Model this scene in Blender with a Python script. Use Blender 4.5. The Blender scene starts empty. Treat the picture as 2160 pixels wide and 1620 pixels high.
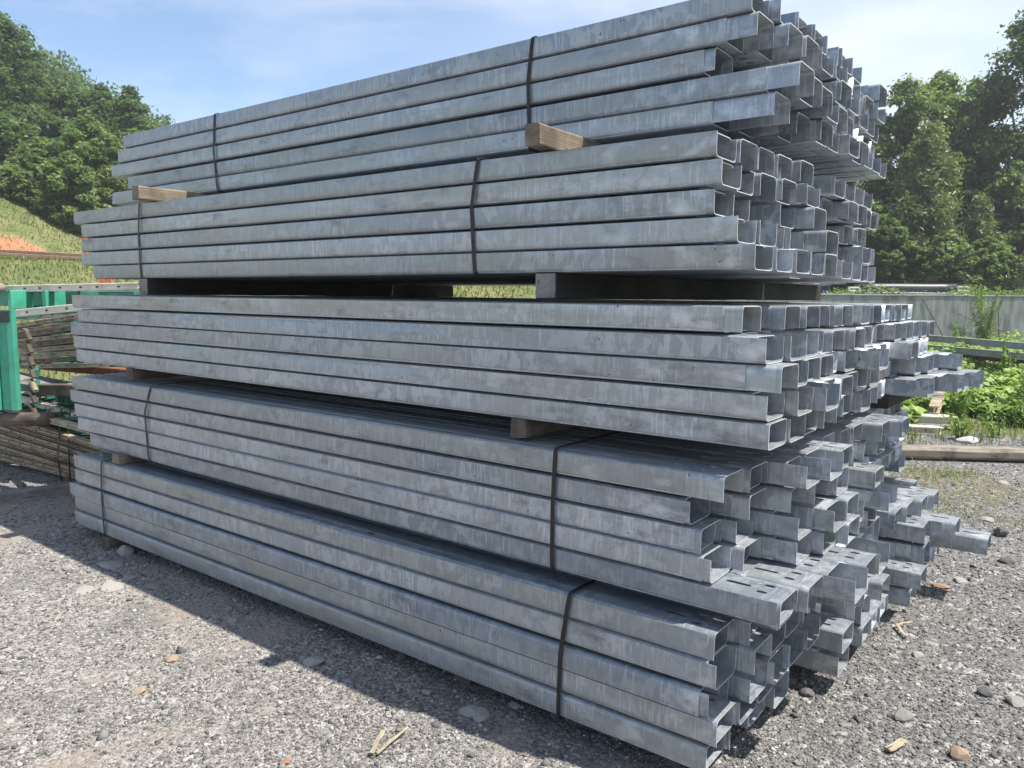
import bpy, bmesh, math, random
import numpy as np
from mathutils import Vector, Matrix
from mathutils.geometry import tessellate_polygon

random.seed(11)
rng = np.random.default_rng(11)
S = bpy.context.scene
COL = S.collection

# ------------------------------------------------------------------ camera
cam_data = bpy.data.cameras.new("camera")
cam = bpy.data.objects.new("camera", cam_data)
COL.objects.link(cam)
S.camera = cam
EYE = 1.585
# the yard is laid out facing north and the whole of it, camera and sun included, is then turned so the stack lies along the X axis
TURN = Matrix.Rotation(math.pi / 2 - 0.9213, 4, 'Z')
cam.matrix_world = TURN @ (Matrix.Translation((0, 0, EYE)) @ Matrix.Rotation(math.pi / 2 - 0.1130, 4, 'X')
                    @ Matrix.Rotation(0.0089, 4, 'Z'))
cam_data.sensor_width = 36
cam_data.lens = 36 * 1628.1 / 2160
cam_data.clip_start = 0.05
cam_data.clip_end = 1000

# ------------------------------------------------------------------ sky and sun
SUN = TURN.to_3x3() @ Vector((0.518, -0.145, 1.0)).normalized()
world = bpy.data.worlds.new("World")
S.world = world
world.use_nodes = True
wt = world.node_tree
wn, wl = wt.nodes, wt.links
for n in list(wn):
    wn.remove(n)
w_out = wn.new('ShaderNodeOutputWorld')
w_bg = wn.new('ShaderNodeBackground')
w_sky = wn.new('ShaderNodeTexSky')
w_sky.sky_type = 'NISHITA'
w_sky.sun_disc = False
w_sky.sun_elevation = math.asin(SUN.z)
w_sky.sun_rotation = math.atan2(SUN.x, SUN.y)
w_sky.altitude = 200
w_sky.air_density = 1.0
w_sky.dust_density = 0.3
w_sky.ozone_density = 2.2
w_bg.inputs['Strength'].default_value = 0.12
w_tc = wn.new('ShaderNodeTexCoord')
w_map = wn.new('ShaderNodeMapping')
w_map.inputs['Scale'].default_value = (1.0, 1.0, 3.2)
w_map.inputs['Rotation'].default_value = (0.25, 0.3, 0.4)
w_noise = wn.new('ShaderNodeTexNoise')
w_noise.inputs['Scale'].default_value = 2.2
w_noise.inputs['Detail'].default_value = 5
w_noise.inputs['Roughness'].default_value = 0.6
w_noise.inputs['Distortion'].default_value = 0.35
w_ramp = wn.new('ShaderNodeMapRange')
w_ramp.inputs['From Min'].default_value = 0.47
w_ramp.inputs['From Max'].default_value = 0.78
w_ramp.inputs['To Min'].default_value = 0.0
w_ramp.inputs['To Max'].default_value = 0.6
w_sep = wn.new('ShaderNodeSeparateXYZ')
w_side = wn.new('ShaderNodeMapRange')          # thin high cloud lies thicker towards the east
w_side.interpolation_type = 'SMOOTHSTEP'
w_side.inputs['From Min'].default_value = -0.35
w_side.inputs['From Max'].default_value = 0.55
w_side.inputs['To Min'].default_value = 0.0
w_side.inputs['To Max'].default_value = 0.55
w_add = wn.new('ShaderNodeMath')
w_add.operation = 'ADD'
w_add.use_clamp = True
w_mix = wn.new('ShaderNodeMix')
w_mix.data_type = 'RGBA'
w_mix.inputs['B'].default_value = (5.3, 5.55, 6.0, 1)
w_rot = wn.new('ShaderNodeVectorRotate'); w_rot.rotation_type = 'Z_AXIS'
w_rot.inputs['Angle'].default_value = -(math.pi / 2 - 0.9213)
wl.new(w_tc.outputs['Generated'], w_rot.inputs['Vector'])
wl.new(w_rot.outputs['Vector'], w_map.inputs['Vector'])
wl.new(w_map.outputs['Vector'], w_noise.inputs['Vector'])
wl.new(w_noise.outputs['Fac'], w_ramp.inputs['Value'])
wl.new(w_rot.outputs['Vector'], w_sep.inputs['Vector'])
wl.new(w_sep.outputs['X'], w_side.inputs['Value'])
wl.new(w_ramp.outputs['Result'], w_add.inputs[0])
wl.new(w_side.outputs['Result'], w_add.inputs[1])
wl.new(w_add.outputs['Value'], w_mix.inputs['Factor'])
wl.new(w_sky.outputs['Color'], w_mix.inputs['A'])
wl.new(w_mix.outputs['Result'], w_bg.inputs['Color'])
wl.new(w_bg.outputs['Background'], w_out.inputs['Surface'])

sun_data = bpy.data.lights.new("sun", 'SUN')
sun_data.energy = 5.0
sun_data.angle = math.radians(0.53)
sun_data.color = (1.0, 0.955, 0.88)
sun = bpy.data.objects.new("sun", sun_data)
sun.rotation_euler = SUN.to_track_quat('Z', 'Y').to_euler()
COL.objects.link(sun)
S.view_settings.view_transform = 'Standard'
S.view_settings.look = 'None'
S.view_settings.exposure = 0.78
S.view_settings.gamma = 1
S.view_settings.use_curve_mapping = False
S.cycles.max_bounces = 6
S.cycles.diffuse_bounces = 3
S.cycles.glossy_bounces = 3
S.cycles.transmission_bounces = 3
S.cycles.transparent_max_bounces = 4

# ------------------------------------------------------------------ helpers
def tag(o, label=None, cat=None, group=None, kind=None):
    if label: o['label'] = label
    if cat: o['category'] = cat
    if group: o['group'] = group
    if kind: o['kind'] = kind
    return o

def link(name, me, mat=None, parent=None):
    o = bpy.data.objects.new(name, me)
    if mat is not None and me is not None and len(me.materials) == 0:
        me.materials.append(mat)
    COL.objects.link(o)
    if parent is not None:
        o.parent = parent
    return o

def empty(name, loc=(0, 0, 0)):
    o = bpy.data.objects.new(name, None)
    o.empty_display_size = 0.1
    o.location = loc
    COL.objects.link(o)
    return o

def np_mesh(name, v, f, tint=None, smooth=False):
    """v (N,3) array, f (M,k) int array of equal-sized faces, tint per vertex scalar"""
    me = bpy.data.meshes.new(name)
    f = np.asarray(f)
    m, k = f.shape
    me.vertices.add(len(v))
    me.vertices.foreach_set('co', np.asarray(v, dtype=np.float32).ravel())
    me.loops.add(m * k)
    me.loops.foreach_set('vertex_index', f.astype(np.int32).ravel())
    me.polygons.add(m)
    me.polygons.foreach_set('loop_start', np.arange(0, m * k, k, dtype=np.int32))
    me.polygons.foreach_set('loop_total', np.full(m, k, dtype=np.int32))
    if smooth:
        me.polygons.foreach_set('use_smooth', np.ones(m, dtype=bool))
    me.update(calc_edges=True)
    if tint is not None:
        a = me.attributes.new('tint', 'FLOAT', 'POINT')
        a.data.foreach_set('value', np.asarray(tint, dtype=np.float32).ravel())
    me.validate()
    return me

def py_mesh(name, v, f, smooth=False):
    me = bpy.data.meshes.new(name)
    me.from_pydata([tuple(p) for p in v], [], [tuple(q) for q in f])
    if smooth:
        for p in me.polygons: p.use_smooth = True
    me.update()
    return me

def rough_box(name, L, W, H, jit=0.002, bev=0.006, cuts=6, seed=0, warp=0.0):
    """a beam along +X from the origin (centred on Y, Z 0..H), bevelled, slightly uneven"""
    r = random.Random(seed)
    bm = bmesh.new()
    prof = [(-W/2 + bev, 0), (W/2 - bev, 0), (W/2, bev), (W/2, H - bev), (W/2 - bev, H), (-W/2 + bev, H), (-W/2, H - bev), (-W/2, bev)]
    rings = []
    for i in range(cuts + 1):
        x = L * i / cuts
        dy = r.uniform(-warp, warp)
        rings.append([bm.verts.new((x + (r.uniform(-jit, jit) if i in (0, cuts) else 0), y + dy + r.uniform(-jit, jit), z + r.uniform(-jit, jit))) for y, z in prof])
    n = len(prof)
    for a, b in zip(rings[:-1], rings[1:]):
        for j in range(n):
            bm.faces.new((a[j], b[j], b[(j+1) % n], a[(j+1) % n]))
    bm.faces.new(rings[0]); bm.faces.new(list(reversed(rings[-1])))
    bmesh.ops.recalc_face_normals(bm, faces=bm.faces)
    me = bpy.data.meshes.new(name)
    bm.to_mesh(me); bm.free()
    return me

def tube_arrays(pts, radii, sides=7):
    pts = [Vector(p) for p in pts]
    V, F = [], []
    for i, p in enumerate(pts):
        d = (pts[min(i+1, len(pts)-1)] - pts[max(i-1, 0)]).normalized()
        a = d.cross(Vector((0.31, 0.17, 0.93)))
        if a.length < 1e-3: a = d.cross(Vector((1, 0, 0)))
        a.normalize(); b = d.cross(a)
        for j in range(sides):
            t = 2 * math.pi * j / sides
            V.append(p + (a * math.cos(t) + b * math.sin(t)) * radii[i])
    for i in range(len(pts) - 1):
        for j in range(sides):
            F.append((i*sides+j, i*sides+(j+1) % sides, (i+1)*sides+(j+1) % sides, (i+1)*sides+j))
    return V, F

def tube(name, pts, radii, sides=10, caps=True):
    V, F = tube_arrays(pts, radii, sides)
    if caps:
        F = F + [tuple(range(sides-1, -1, -1)), tuple(range(len(V)-sides, len(V)))]
    return py_mesh(name, V, F, smooth=(sides > 6))

def place(o, origin, xdir, up=(0, 0, 1)):
    """orient an object so that local X runs along xdir"""
    x = Vector(xdir).normalized(); z = Vector(up)
    y = z.cross(x).normalized(); z = x.cross(y).normalized()
    o.matrix_world = Matrix(((x.x, y.x, z.x, origin[0]), (x.y, y.y, z.y, origin[1]), (x.z, y.z, z.z, origin[2]), (0, 0, 0, 1)))
    return o

# ------------------------------------------------------------------ materials
class NT:
    def __init__(self, name):
        self.m = bpy.data.materials.new(name)
        self.m.use_nodes = True
        self.t = self.m.node_tree
        self.n, self.l = self.t.nodes, self.t.links
        self.b = self.n['Principled BSDF']
        self.out = self.n['Material Output']
    def node(self, typ, **kw):
        nd = self.n.new(typ)
        for k, v in kw.items():
            if k in nd.inputs: nd.inputs[k].default_value = v
            else: setattr(nd, k, v)
        return nd
    def mix(self, fac, a, b, mode='MIX'):
        nd = self.n.new('ShaderNodeMix'); nd.data_type = 'RGBA'; nd.blend_type = mode
        for key, val in (('Factor', fac), ('A', a), ('B', b)):
            sock = nd.inputs[key]
            if isinstance(val, (int, float)): sock.default_value = val
            elif isinstance(val, tuple): sock.default_value = val + (1,) if len(val) == 3 else val
            else: self.l.new(val, sock)
        return nd.outputs['Result']
    def rng(self, val, a, b, c=0.0, d=1.0, smooth=False):
        nd = self.n.new('ShaderNodeMapRange')
        if smooth: nd.interpolation_type = 'SMOOTHSTEP'
        self.l.new(val, nd.inputs['Value'])
        for k, v in (('From Min', a), ('From Max', b), ('To Min', c), ('To Max', d)): nd.inputs[k].default_value = v
        return nd.outputs['Result']
    def math(self, op, a, b=0.0):
        nd = self.n.new('ShaderNodeMath'); nd.operation = op
        for i, v in enumerate((a, b)):
            if isinstance(v, (int, float)): nd.inputs[i].default_value = v
            else: self.l.new(v, nd.inputs[i])
        return nd.outputs[0]
    def noise(self, vec, scale, detail=4, rough=0.55, dist=0.0):
        nd = self.node('ShaderNodeTexNoise', Scale=scale, Detail=detail, Roughness=rough, Distortion=dist)
        if vec is not None: self.l.new(vec, nd.inputs['Vector'])
        return nd.outputs['Fac']
    def mapping(self, vec, scale=(1, 1, 1), loc=None):
        nd = self.node('ShaderNodeMapping')
        nd.inputs['Scale'].default_value = scale
        self.l.new(vec, nd.inputs['Vector'])
        if loc is not None: self.l.new(loc, nd.inputs['Location'])
        return nd.outputs['Vector']
    def bump(self, h, strength=0.3, dist=0.01):
        nd = self.node('ShaderNodeBump', Strength=strength, Distance=dist)
        self.l.new(h, nd.inputs['Height'])
        self.l.new(nd.outputs['Normal'], self.b.inputs['Normal'])
    def set(self, **kw):
        for k, v in kw.items():
            k = k.replace('_', ' ')
            if isinstance(v, (int, float)): self.b.inputs[k].default_value = v
            elif isinstance(v, tuple): self.b.inputs[k].default_value = v + (1,) if len(v) == 3 else v
            else: self.l.new(v, self.b.inputs[k])

def galvanised():
    M = NT('galvanised_steel')
    tc = M.node('ShaderNodeTexCoord'); oi = M.node('ShaderNodeObjectInfo')
    off = M.math('MULTIPLY', oi.outputs['Random'], 37.0)
    comb = M.node('ShaderNodeCombineXYZ')
    for k in 'XYZ': M.l.new(off, comb.inputs[k])
    P = M.mapping(tc.outputs['Object'], (1, 1, 1), comb.outputs[0])
    # spangle: irregular two-tone crystal patches
    warp = M.noise(P, 9, 2)
    wv = M.node('ShaderNodeVectorMath', operation='MULTIPLY_ADD')
    M.l.new(P, wv.inputs[0]); wv.inputs[1].default_value = (1, 1, 1)
    cw = M.node('ShaderNodeCombineXYZ'); M.l.new(M.math('MULTIPLY', warp, 0.05), cw.inputs['X']); M.l.new(M.math('MULTIPLY', warp, 0.03), cw.inputs['Z'])
    M.l.new(cw.outputs[0], wv.inputs[2])
    vor = M.node('ShaderNodeTexVoronoi', Scale=36.0)
    M.l.new(M.mapping(wv.outputs[0], (1, 1, 0.65)), vor.inputs['Vector'])
    sepc = M.node('ShaderNodeSeparateColor'); M.l.new(vor.outputs['Color'], sepc.inputs[0])
    sp = M.rng(sepc.outputs[0], 0.52, 0.72, 0, 1)
    area = M.rng(M.noise(P, 1.7, 3), 0.38, 0.60, 0.2, 1.0)
    sp = M.math('MULTIPLY', sp, area)
    # drip streaks that run across the strip
    st = M.noise(M.mapping(P, (105, 14, 10)), 1.0, 2, 0.5)
    st = M.rng(st, 0.52, 0.66, 0, 1)
    st = M.math('MULTIPLY', st, M.rng(M.noise(P, 2.3, 2), 0.38, 0.58, 0.15, 1.0))
    pat = M.math('MAXIMUM', M.math('MULTIPLY', sp, 0.7), st)
    fine = M.noise(P, 160, 3)
    broad = M.noise(M.mapping(P, (0.8, 2, 2)), 1.3, 5, 0.6)
    dark = M.mix(M.rng(oi.outputs['Random'], 0, 1, 0, 1), (0.205, 0.242, 0.288), (0.36, 0.398, 0.44))
    light = M.mix(oi.outputs['Random'], (0.53, 0.565, 0.60), (0.72, 0.75, 0.78))
    c = M.mix(M.math('MULTIPLY', pat, 0.62), dark, light)
    c = M.mix(M.rng(broad, 0.42, 0.72, 0.0, 0.5), c, (0.36, 0.36, 0.34))
    c = M.mix(M.rng(fine, 0.35, 0.75, 0.0, 0.3), c, (0.18, 0.195, 0.21))
    # some pieces have weathered to a dull olive, in soft patches
    olive = M.math('MULTIPLY', M.rng(M.math('FRACT', M.math('MULTIPLY', oi.outputs['Random'], 7.3)), 0.45, 0.8, 0, 1), M.rng(M.noise(M.mapping(P, (1.2, 3, 12)), 1.6, 5, 0.65), 0.42, 0.62, 0, 0.55))
    c = M.mix(olive, c, (0.27, 0.275, 0.235))
    # white bloom and smudges near the ends
    sx = M.node('ShaderNodeSeparateXYZ'); M.l.new(tc.outputs['Object'], sx.inputs[0])
    endm = M.rng(sx.outputs['X'], -0.75, -0.05, 0.0, 1.0, True)
    bloom = M.math('MULTIPLY', M.rng(M.noise(M.mapping(P, (1, 1.6, 1.6)), 7.0, 4, 0.6), 0.55, 0.72, 0, 0.7), endm)
    c = M.mix(bloom, c, (0.64, 0.66, 0.69))
    smud = M.rng(M.noise(M.mapping(P, (1, 2.5, 2.5)), 5.0, 6, 0.65), 0.56, 0.72, 0, 0.72)
    c = M.mix(smud, c, (0.13, 0.135, 0.145))
    spots = M.rng(M.noise(M.mapping(P, (1, 1, 0.8)), 42.0, 2, 0.5), 0.735, 0.77, 0, 0.85)
    c = M.mix(spots, c, (0.05, 0.055, 0.06))
    M.set(Base_Color=c, Metallic=0.38, Roughness=M.rng(pat, 0, 1, 0.32, 0.46))
    M.b.inputs['Specular IOR Level'].default_value = 0.5
    M.bump(M.noise(M.mapping(tc.outputs['Object'], (3, 9, 9)), 1.0, 2), 0.22, 0.02)
    return M.m

def timber(name, a, b, rings=True, rough=0.85, grain=1.0):
    M = NT(name)
    tc = M.node('ShaderNodeTexCoord'); oi = M.node('ShaderNodeObjectInfo')
    comb = M.node('ShaderNodeCombineXYZ')
    M.l.new(M.math('MULTIPLY', oi.outputs['Random'], 11.0), comb.inputs['X'])
    P = M.mapping(tc.outputs['Object'], (1, 1, 1), comb.outputs[0])
    g = M.noise(M.mapping(P, (2.2, 55, 55)), 1.0, 4, 0.6, 0.3)
    wv = M.node('ShaderNodeTexWave', wave_type='RINGS', rings_direction='X', Scale=38.0, Distortion=3.0, Detail=2.0)
    wv.inputs['Detail Scale'].default_value = 1.2
    off = M.node('ShaderNodeVectorMath', operation='ADD'); off.inputs[1].default_value = (0, 0.03, 0.02)
    M.l.new(tc.outputs['Object'], off.inputs[0]); M.l.new(off.outputs[0], wv.inputs['Vector'])
    patches = M.noise(P, 6, 4, 0.6)
    f = M.math('ADD', M.math('MULTIPLY', g, 0.6 * grain), M.math('MULTIPLY', wv.outputs['Fac'], 0.22 if rings else 0.0))
    c = M.mix(M.rng(f, 0.2, 0.75), a, b)
    c = M.mix(M.rng(patches, 0.45, 0.65, 0, 0.75), c, tuple(x * 0.5 for x in a))
    c = M.mix(M.rng(M.noise(M.mapping(P, (3, 40, 40)), 1.0, 3), 0.66, 0.70, 0, 0.8), c, (0.03, 0.022, 0.016))
    M.set(Base_Color=c, Roughness=rough)
    M.bump(f, 0.5, 0.004)
    return M.m

def plain(name, col, rough=0.6, metal=0.0, vary=0.25, scale=9.0, bump=0.1, dirt=None, dirt_amt=0.5):
    M = NT(name)
    tc = M.node('ShaderNodeTexCoord'); oi = M.node('ShaderNodeObjectInfo')
    comb = M.node('ShaderNodeCombineXYZ'); M.l.new(M.math('MULTIPLY', oi.outputs['Random'], 23.0), comb.inputs['X'])
    P = M.mapping(tc.outputs['Object'], (1, 1, 1), comb.outputs[0])
    n1 = M.noise(P, scale, 6, 0.6)
    c = M.mix(M.rng(n1, 0.3, 0.7), tuple(x * (1 - vary) for x in col), tuple(min(1, x * (1 + vary)) for x in col))
    if dirt:
        c = M.mix(M.rng(M.noise(P, scale * 0.45, 7, 0.68), 0.48, 0.66, 0, dirt_amt), c, dirt)
    M.set(Base_Color=c, Roughness=rough, Metallic=metal)
    M.bump(n1, bump, 0.005)
    return M.m

def leafmat(name, dark, light, yellow, trans=0.5):
    M = NT(name)
    at = M.node('ShaderNodeAttribute', attribute_name='tint')
    c = M.mix(M.rng(at.outputs['Fac'], 0.0, 0.75), dark, light)
    c = M.mix(M.rng(at.outputs['Fac'], 0.75, 1.0), c, yellow)
    M.set(Base_Color=c, Roughness=0.5)
    M.b.inputs['Specular IOR Level'].default_value = 0.35
    tr = M.node('ShaderNodeBsdfTranslucent')
    M.l.new(M.mix(0.35, c, (0.22, 0.34, 0.03)), tr.inputs['Color'])
    mx = M.node('ShaderNodeMixShader'); mx.inputs[0].default_value = trans
    M.l.new(M.b.outputs[0], mx.inputs[1]); M.l.new(tr.outputs[0], mx.inputs[2])
    M.l.new(mx.outputs[0], M.out.inputs['Surface'])
    return M.m

def ground_mat():
    M = NT('yard_ground')
    P = M.node('ShaderNodeTexCoord').outputs['Object']
    veg = M.node('ShaderNodeAttribute', attribute_name='veg').outputs['Fac']
    clay = M.node('ShaderNodeAttribute', attribute_name='clay').outputs['Fac']
    v1 = M.node('ShaderNodeTexVoronoi', Scale=95.0); M.l.new(P, v1.inputs['Vector'])
    v2 = M.node('ShaderNodeTexVoronoi', Scale=38.0); M.l.new(P, v2.inputs['Vector'])
    s1 = M.node('ShaderNodeSeparateColor'); M.l.new(v1.outputs['Color'], s1.inputs[0])
    s2 = M.node('ShaderNodeSeparateColor'); M.l.new(v2.outputs['Color'], s2.inputs[0])
    fine = M.noise(P, 260, 3)
    sx = M.node('ShaderNodeSeparateXYZ'); M.l.new(P, sx.inputs[0])
    side = M.rng(sx.outputs['X'], -1.2, 1.6, 0, 1, True)   # crushed pale fines on the west side, dark chips on the east
    lo = M.mix(side, (0.115, 0.105, 0.094), (0.07, 0.068, 0.066))
    hi = M.mix(side, (0.43, 0.40, 0.365), (0.27, 0.262, 0.25))
    c = M.mix(M.rng(M.math('ADD', M.math('MULTIPLY', s1.outputs[0], 0.7), M.math('MULTIPLY', fine, 0.3)), 0.15, 0.95), lo, hi)
    c = M.mix(M.rng(s2.outputs[1], 0.82, 0.97, 0, 0.7), c, (0.46, 0.44, 0.41))
    soil = M.node('ShaderNodeAttribute', attribute_name='soil').outputs['Fac']
    sf = M.rng(M.math('ADD', soil, M.math('MULTIPLY', M.math('SUBTRACT', M.noise(P, 14, 5, 0.7), 0.5), 1.0)), 0.25, 0.95, 0, 0.6)
    c = M.mix(sf, c, M.mix(M.noise(P, 60, 5, 0.75), (0.17, 0.13, 0.10), (0.42, 0.35, 0.29)))
    c = M.mix(M.rng(M.noise(P, 2.3, 5, 0.6), 0.5, 0.68, 0, 0.45), c, (0.10, 0.097, 0.094))
    gn = M.noise(P, 1.1, 6, 0.65)
    grass = M.mix(M.rng(gn, 0.35, 0.65), (0.10, 0.135, 0.035), (0.235, 0.205, 0.09))
    grass = M.mix(M.rng(M.noise(P, 7, 5, 0.7), 0.4, 0.7, 0, 0.5), grass, (0.055, 0.095, 0.022))
    vm = M.rng(M.math('ADD', veg, M.math('MULTIPLY', M.math('SUBTRACT', M.noise(P, 3.0, 5, 0.65), 0.5), 1.1)), 0.38, 0.56)
    c = M.mix(vm, c, grass)
    cm = M.rng(M.math('ADD', clay, M.math('MULTIPLY', M.math('SUBTRACT', M.noise(P, 1.6, 7, 0.8), 0.5), 2.6)), 0.42, 0.80)
    c = M.mix(cm, c, M.mix(M.noise(P, 3, 4), (0.34, 0.12, 0.05), (0.44, 0.22, 0.12)))
    M.set(Base_Color=c, Roughness=0.95)
    h = M.math('ADD', M.math('MULTIPLY', v1.outputs['Distance'], -0.7), M.math('ADD', M.math('MULTIPLY', v2.outputs['Distance'], -0.9), M.math('MULTIPLY', fine, 0.4)))
    M.bump(h, 0.9, 0.012)
    return M.m

def pebble_mat():
    M = NT('crushed_stone')
    at = M.node('ShaderNodeAttribute', attribute_name='tint')
    geo = M.node('ShaderNodeNewGeometry')
    r = M.node('ShaderNodeValToRGB'); M.l.new(at.outputs['Fac'], r.inputs[0])
    cr = r.color_ramp
    cr.elements[0].position = 0.0; cr.elements[0].color = (0.075, 0.074, 0.073, 1)
    cr.elements[1].position = 1.0; cr.elements[1].color = (0.30, 0.155, 0.085, 1)
    for p, c in ((0.28, (0.11, 0.105, 0.098, 1)), (0.52, (0.20, 0.19, 0.175, 1)), (0.78, (0.34, 0.322, 0.295, 1)), (0.93, (0.56, 0.54, 0.50, 1)), (0.96, (0.33, 0.25, 0.17, 1))):
        e = cr.elements.new(p); e.color = c
    n = M.noise(geo.outputs['Position'], 230, 3)
    c = M.mix(M.rng(n, 0.35, 0.7, 0, 0.35), r.outputs[0], (0.12, 0.115, 0.11), 'MIX')
    M.set(Base_Color=c, Roughness=0.9)
    return M.m

def cut_edge():
    M = NT('bright_cut_edge')
    geo = M.node('ShaderNodeNewGeometry')
    c = M.mix(M.noise(geo.outputs['Position'], 60, 3), (0.50, 0.52, 0.54), (0.78, 0.79, 0.80))
    M.set(Base_Color=c, Metallic=0.25, Roughness=0.4)
    return M.m
MAT = {}
MAT['edge'] = cut_edge()
MAT['galv'] = galvanised()
MAT['strap'] = plain('rusty_black_strap', (0.022, 0.021, 0.022), 0.42, 0.4, 0.3, 30, 0.1, (0.05, 0.034, 0.027), 0.35)
MAT['wood'] = timber('weathered_timber', (0.13, 0.10, 0.072), (0.36, 0.285, 0.20))
MAT['wood_dark'] = timber('old_dark_timber', (0.075, 0.058, 0.045), (0.20, 0.155, 0.12))
MAT['wood_black'] = timber('shade_black_timber', (0.014, 0.012, 0.010), (0.045, 0.037, 0.031))  # near-black tone puts the shade between the bundles into the wood colour
MAT['wood_grey'] = timber('grey_timber', (0.16, 0.152, 0.145), (0.33, 0.31, 0.29))
MAT['log'] = timber('barked_log', (0.17, 0.14, 0.11), (0.38, 0.325, 0.25))
MAT['straw'] = timber('pale_splinter', (0.30, 0.25, 0.17), (0.46, 0.40, 0.29))
MAT['beige'] = plain('beige_paint', (0.36, 0.29, 0.19), 0.55, 0.0, 0.25, 6, 0.05, (0.11, 0.08, 0.055), 0.85)
MAT['brown'] = plain('rusty_brown_paint', (0.22, 0.15, 0.10), 0.7, 0.0, 0.3, 6, 0.05, (0.09, 0.055, 0.035), 0.85)
MAT['cream'] = plain('cream_paint', (0.74, 0.69, 0.57), 0.55, 0.0, 0.12, 6, 0.05, (0.36, 0.29, 0.20), 0.5)
MAT['green_dark'] = plain('shaded_green_paint', (0.03, 0.17, 0.115), 0.6, 0.0, 0.3, 10, 0.04, (0.05, 0.05, 0.035), 0.7)  # darker copy of the green, shade of the piles in its colour, plus dirt
MAT['green'] = plain('green_paint', (0.06, 0.36, 0.235), 0.45, 0.0, 0.15, 8, 0.04, (0.03, 0.17, 0.11), 0.5)
MAT['orange'] = plain('orange_paint', (0.62, 0.13, 0.035), 0.5)
MAT['rust'] = plain('rusty_steel', (0.20, 0.085, 0.045), 0.85, 0.1, 0.4, 14, 0.3)
MAT['railrust'] = plain('rail_rust', (0.36, 0.22, 0.15), 0.85, 0.1, 0.3, 14, 0.3)
MAT['black'] = plain('black_plastic', (0.03, 0.031, 0.034), 0.45)
MAT['steel_grey'] = plain('dull_grey_steel', (0.30, 0.33, 0.34), 0.5, 0.3, 0.25, 5, 0.05, (0.16, 0.13, 0.10), 0.5)
MAT['blue'] = plain('blue_plastic', (0.02, 0.035, 0.16), 0.4)
MAT['white'] = plain('white_paint', (0.72, 0.72, 0.70), 0.5)
MAT['bark'] = plain('tree_bark', (0.13, 0.105, 0.08), 0.95, 0, 0.4, 6, 0.6)
MAT['leaf_a'] = leafmat('dark_leaves', (0.045, 0.085, 0.034), (0.125, 0.195, 0.066), (0.20, 0.27, 0.08))
MAT['leaf_b'] = leafmat('mid_leaves', (0.075, 0.13, 0.045), (0.22, 0.30, 0.09), (0.33, 0.40, 0.11))
MAT['leaf_c'] = leafmat('conifer_leaves', (0.09, 0.13, 0.045), (0.22, 0.27, 0.10), (0.33, 0.35, 0.13), 0.25)
MAT['leaf_v'] = leafmat('vine_leaves', (0.08, 0.15, 0.03), (0.24, 0.37, 0.07), (0.40, 0.50, 0.12), 0.4)
MAT['grass'] = leafmat('grass_blades', (0.07, 0.12, 0.02), (0.17, 0.22, 0.05), (0.36, 0.30, 0.14), 0.35)
MAT['ground'] = ground_mat()
MAT['pebble'] = pebble_mat()

def concrete_wall_mat():
    M = NT('stained_concrete')
    tc = M.node('ShaderNodeTexCoord')
    P = tc.outputs['Object']
    base = M.mix(M.noise(P, 2.5, 6, 0.6), (0.22, 0.23, 0.23), (0.33, 0.34, 0.335))
    run = M.noise(M.mapping(P, (2.6, 1, 0.7)), 1.0, 5, 0.65)
    c = M.mix(M.rng(run, 0.46, 0.62, 0, 0.75), base, (0.10, 0.11, 0.105))
    run2 = M.noise(M.mapping(P, (9, 1, 0.4), None), 1.3, 4, 0.6)
    c = M.mix(M.rng(run2, 0.60, 0.72, 0, 0.6), c, (0.60, 0.61, 0.59))
    M.set(Base_Color=c, Roughness=0.9)
    M.bump(M.noise(P, 30, 5), 0.3, 0.01)
    return M.m
MAT['wall'] = concrete_wall_mat()

# ------------------------------------------------------------------ ground
def ss(a, b, x):
    t = np.clip((x - a) / (b - a), 0, 1)
    return t * t * (3 - 2 * t)

def terrain(X, Y):
    X = np.asarray(X, dtype=float); Y = np.asarray(Y, dtype=float)
    bank = ss(12.0, 22.5, Y) * 2.5 + np.maximum(0, Y - 22.5) * 0.045
    hill = np.clip((-14.6 - X) * 0.58, 0, 9) * ss(21.8, 27.5, Y)
    right = np.where(Y > 24.12, 1.60 + np.maximum(0, Y - 25.5) * 0.10, 0.0)
    b = ss(2.0, 6.0, X)
    z = (bank + hill) * (1 - b) + right * b
    z = z + np.where(Y > 13, 0.05 * np.sin(X * 0.9 + 1.3) * np.sin(Y * 0.7), 0) * (1 - b)
    return z

def tz(x, y):
    return float(terrain(x, y))

def veg_mask(X, Y):
    left = ss(10.6, 12.4, Y) * (1 - ss(2.0, 5.0, X))
    right = ss(8.3, 9.8, Y + 0.15 * np.sin(X * 3.1)) * ss(2.8, 4.3, X)
    return np.clip(left + right, 0, 1)

def clay_mask(X, Y):
    a = ss(24.0, 24.5, Y + 0.3 * np.sin(X * 2.3)) * (1 - ss(25.0, 25.9, Y + 0.4 * np.sin(X * 1.7))) * (1 - ss(-13.5, -11, X))
    return a * (0.55 + 0.45 * np.sin(X * 1.9 + 0.6))

def vnoise(x, y, scale, seed):
    g = np.random.default_rng(seed).uniform(0, 1, (64, 64))
    x = np.asarray(x) * scale + 100; y = np.asarray(y) * scale + 100
    xi = np.floor(x).astype(int); yi = np.floor(y).astype(int); fx = x - xi; fy = y - yi
    fx = fx * fx * (3 - 2 * fx); fy = fy * fy * (3 - 2 * fy)
    a = g[xi % 64, yi % 64]; b = g[(xi+1) % 64, yi % 64]; c = g[xi % 64, (yi+1) % 64]; d = g[(xi+1) % 64, (yi+1) % 64]
    return (a * (1-fx) + b * fx) * (1-fy) + (c * (1-fx) + d * fx) * fy

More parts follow.
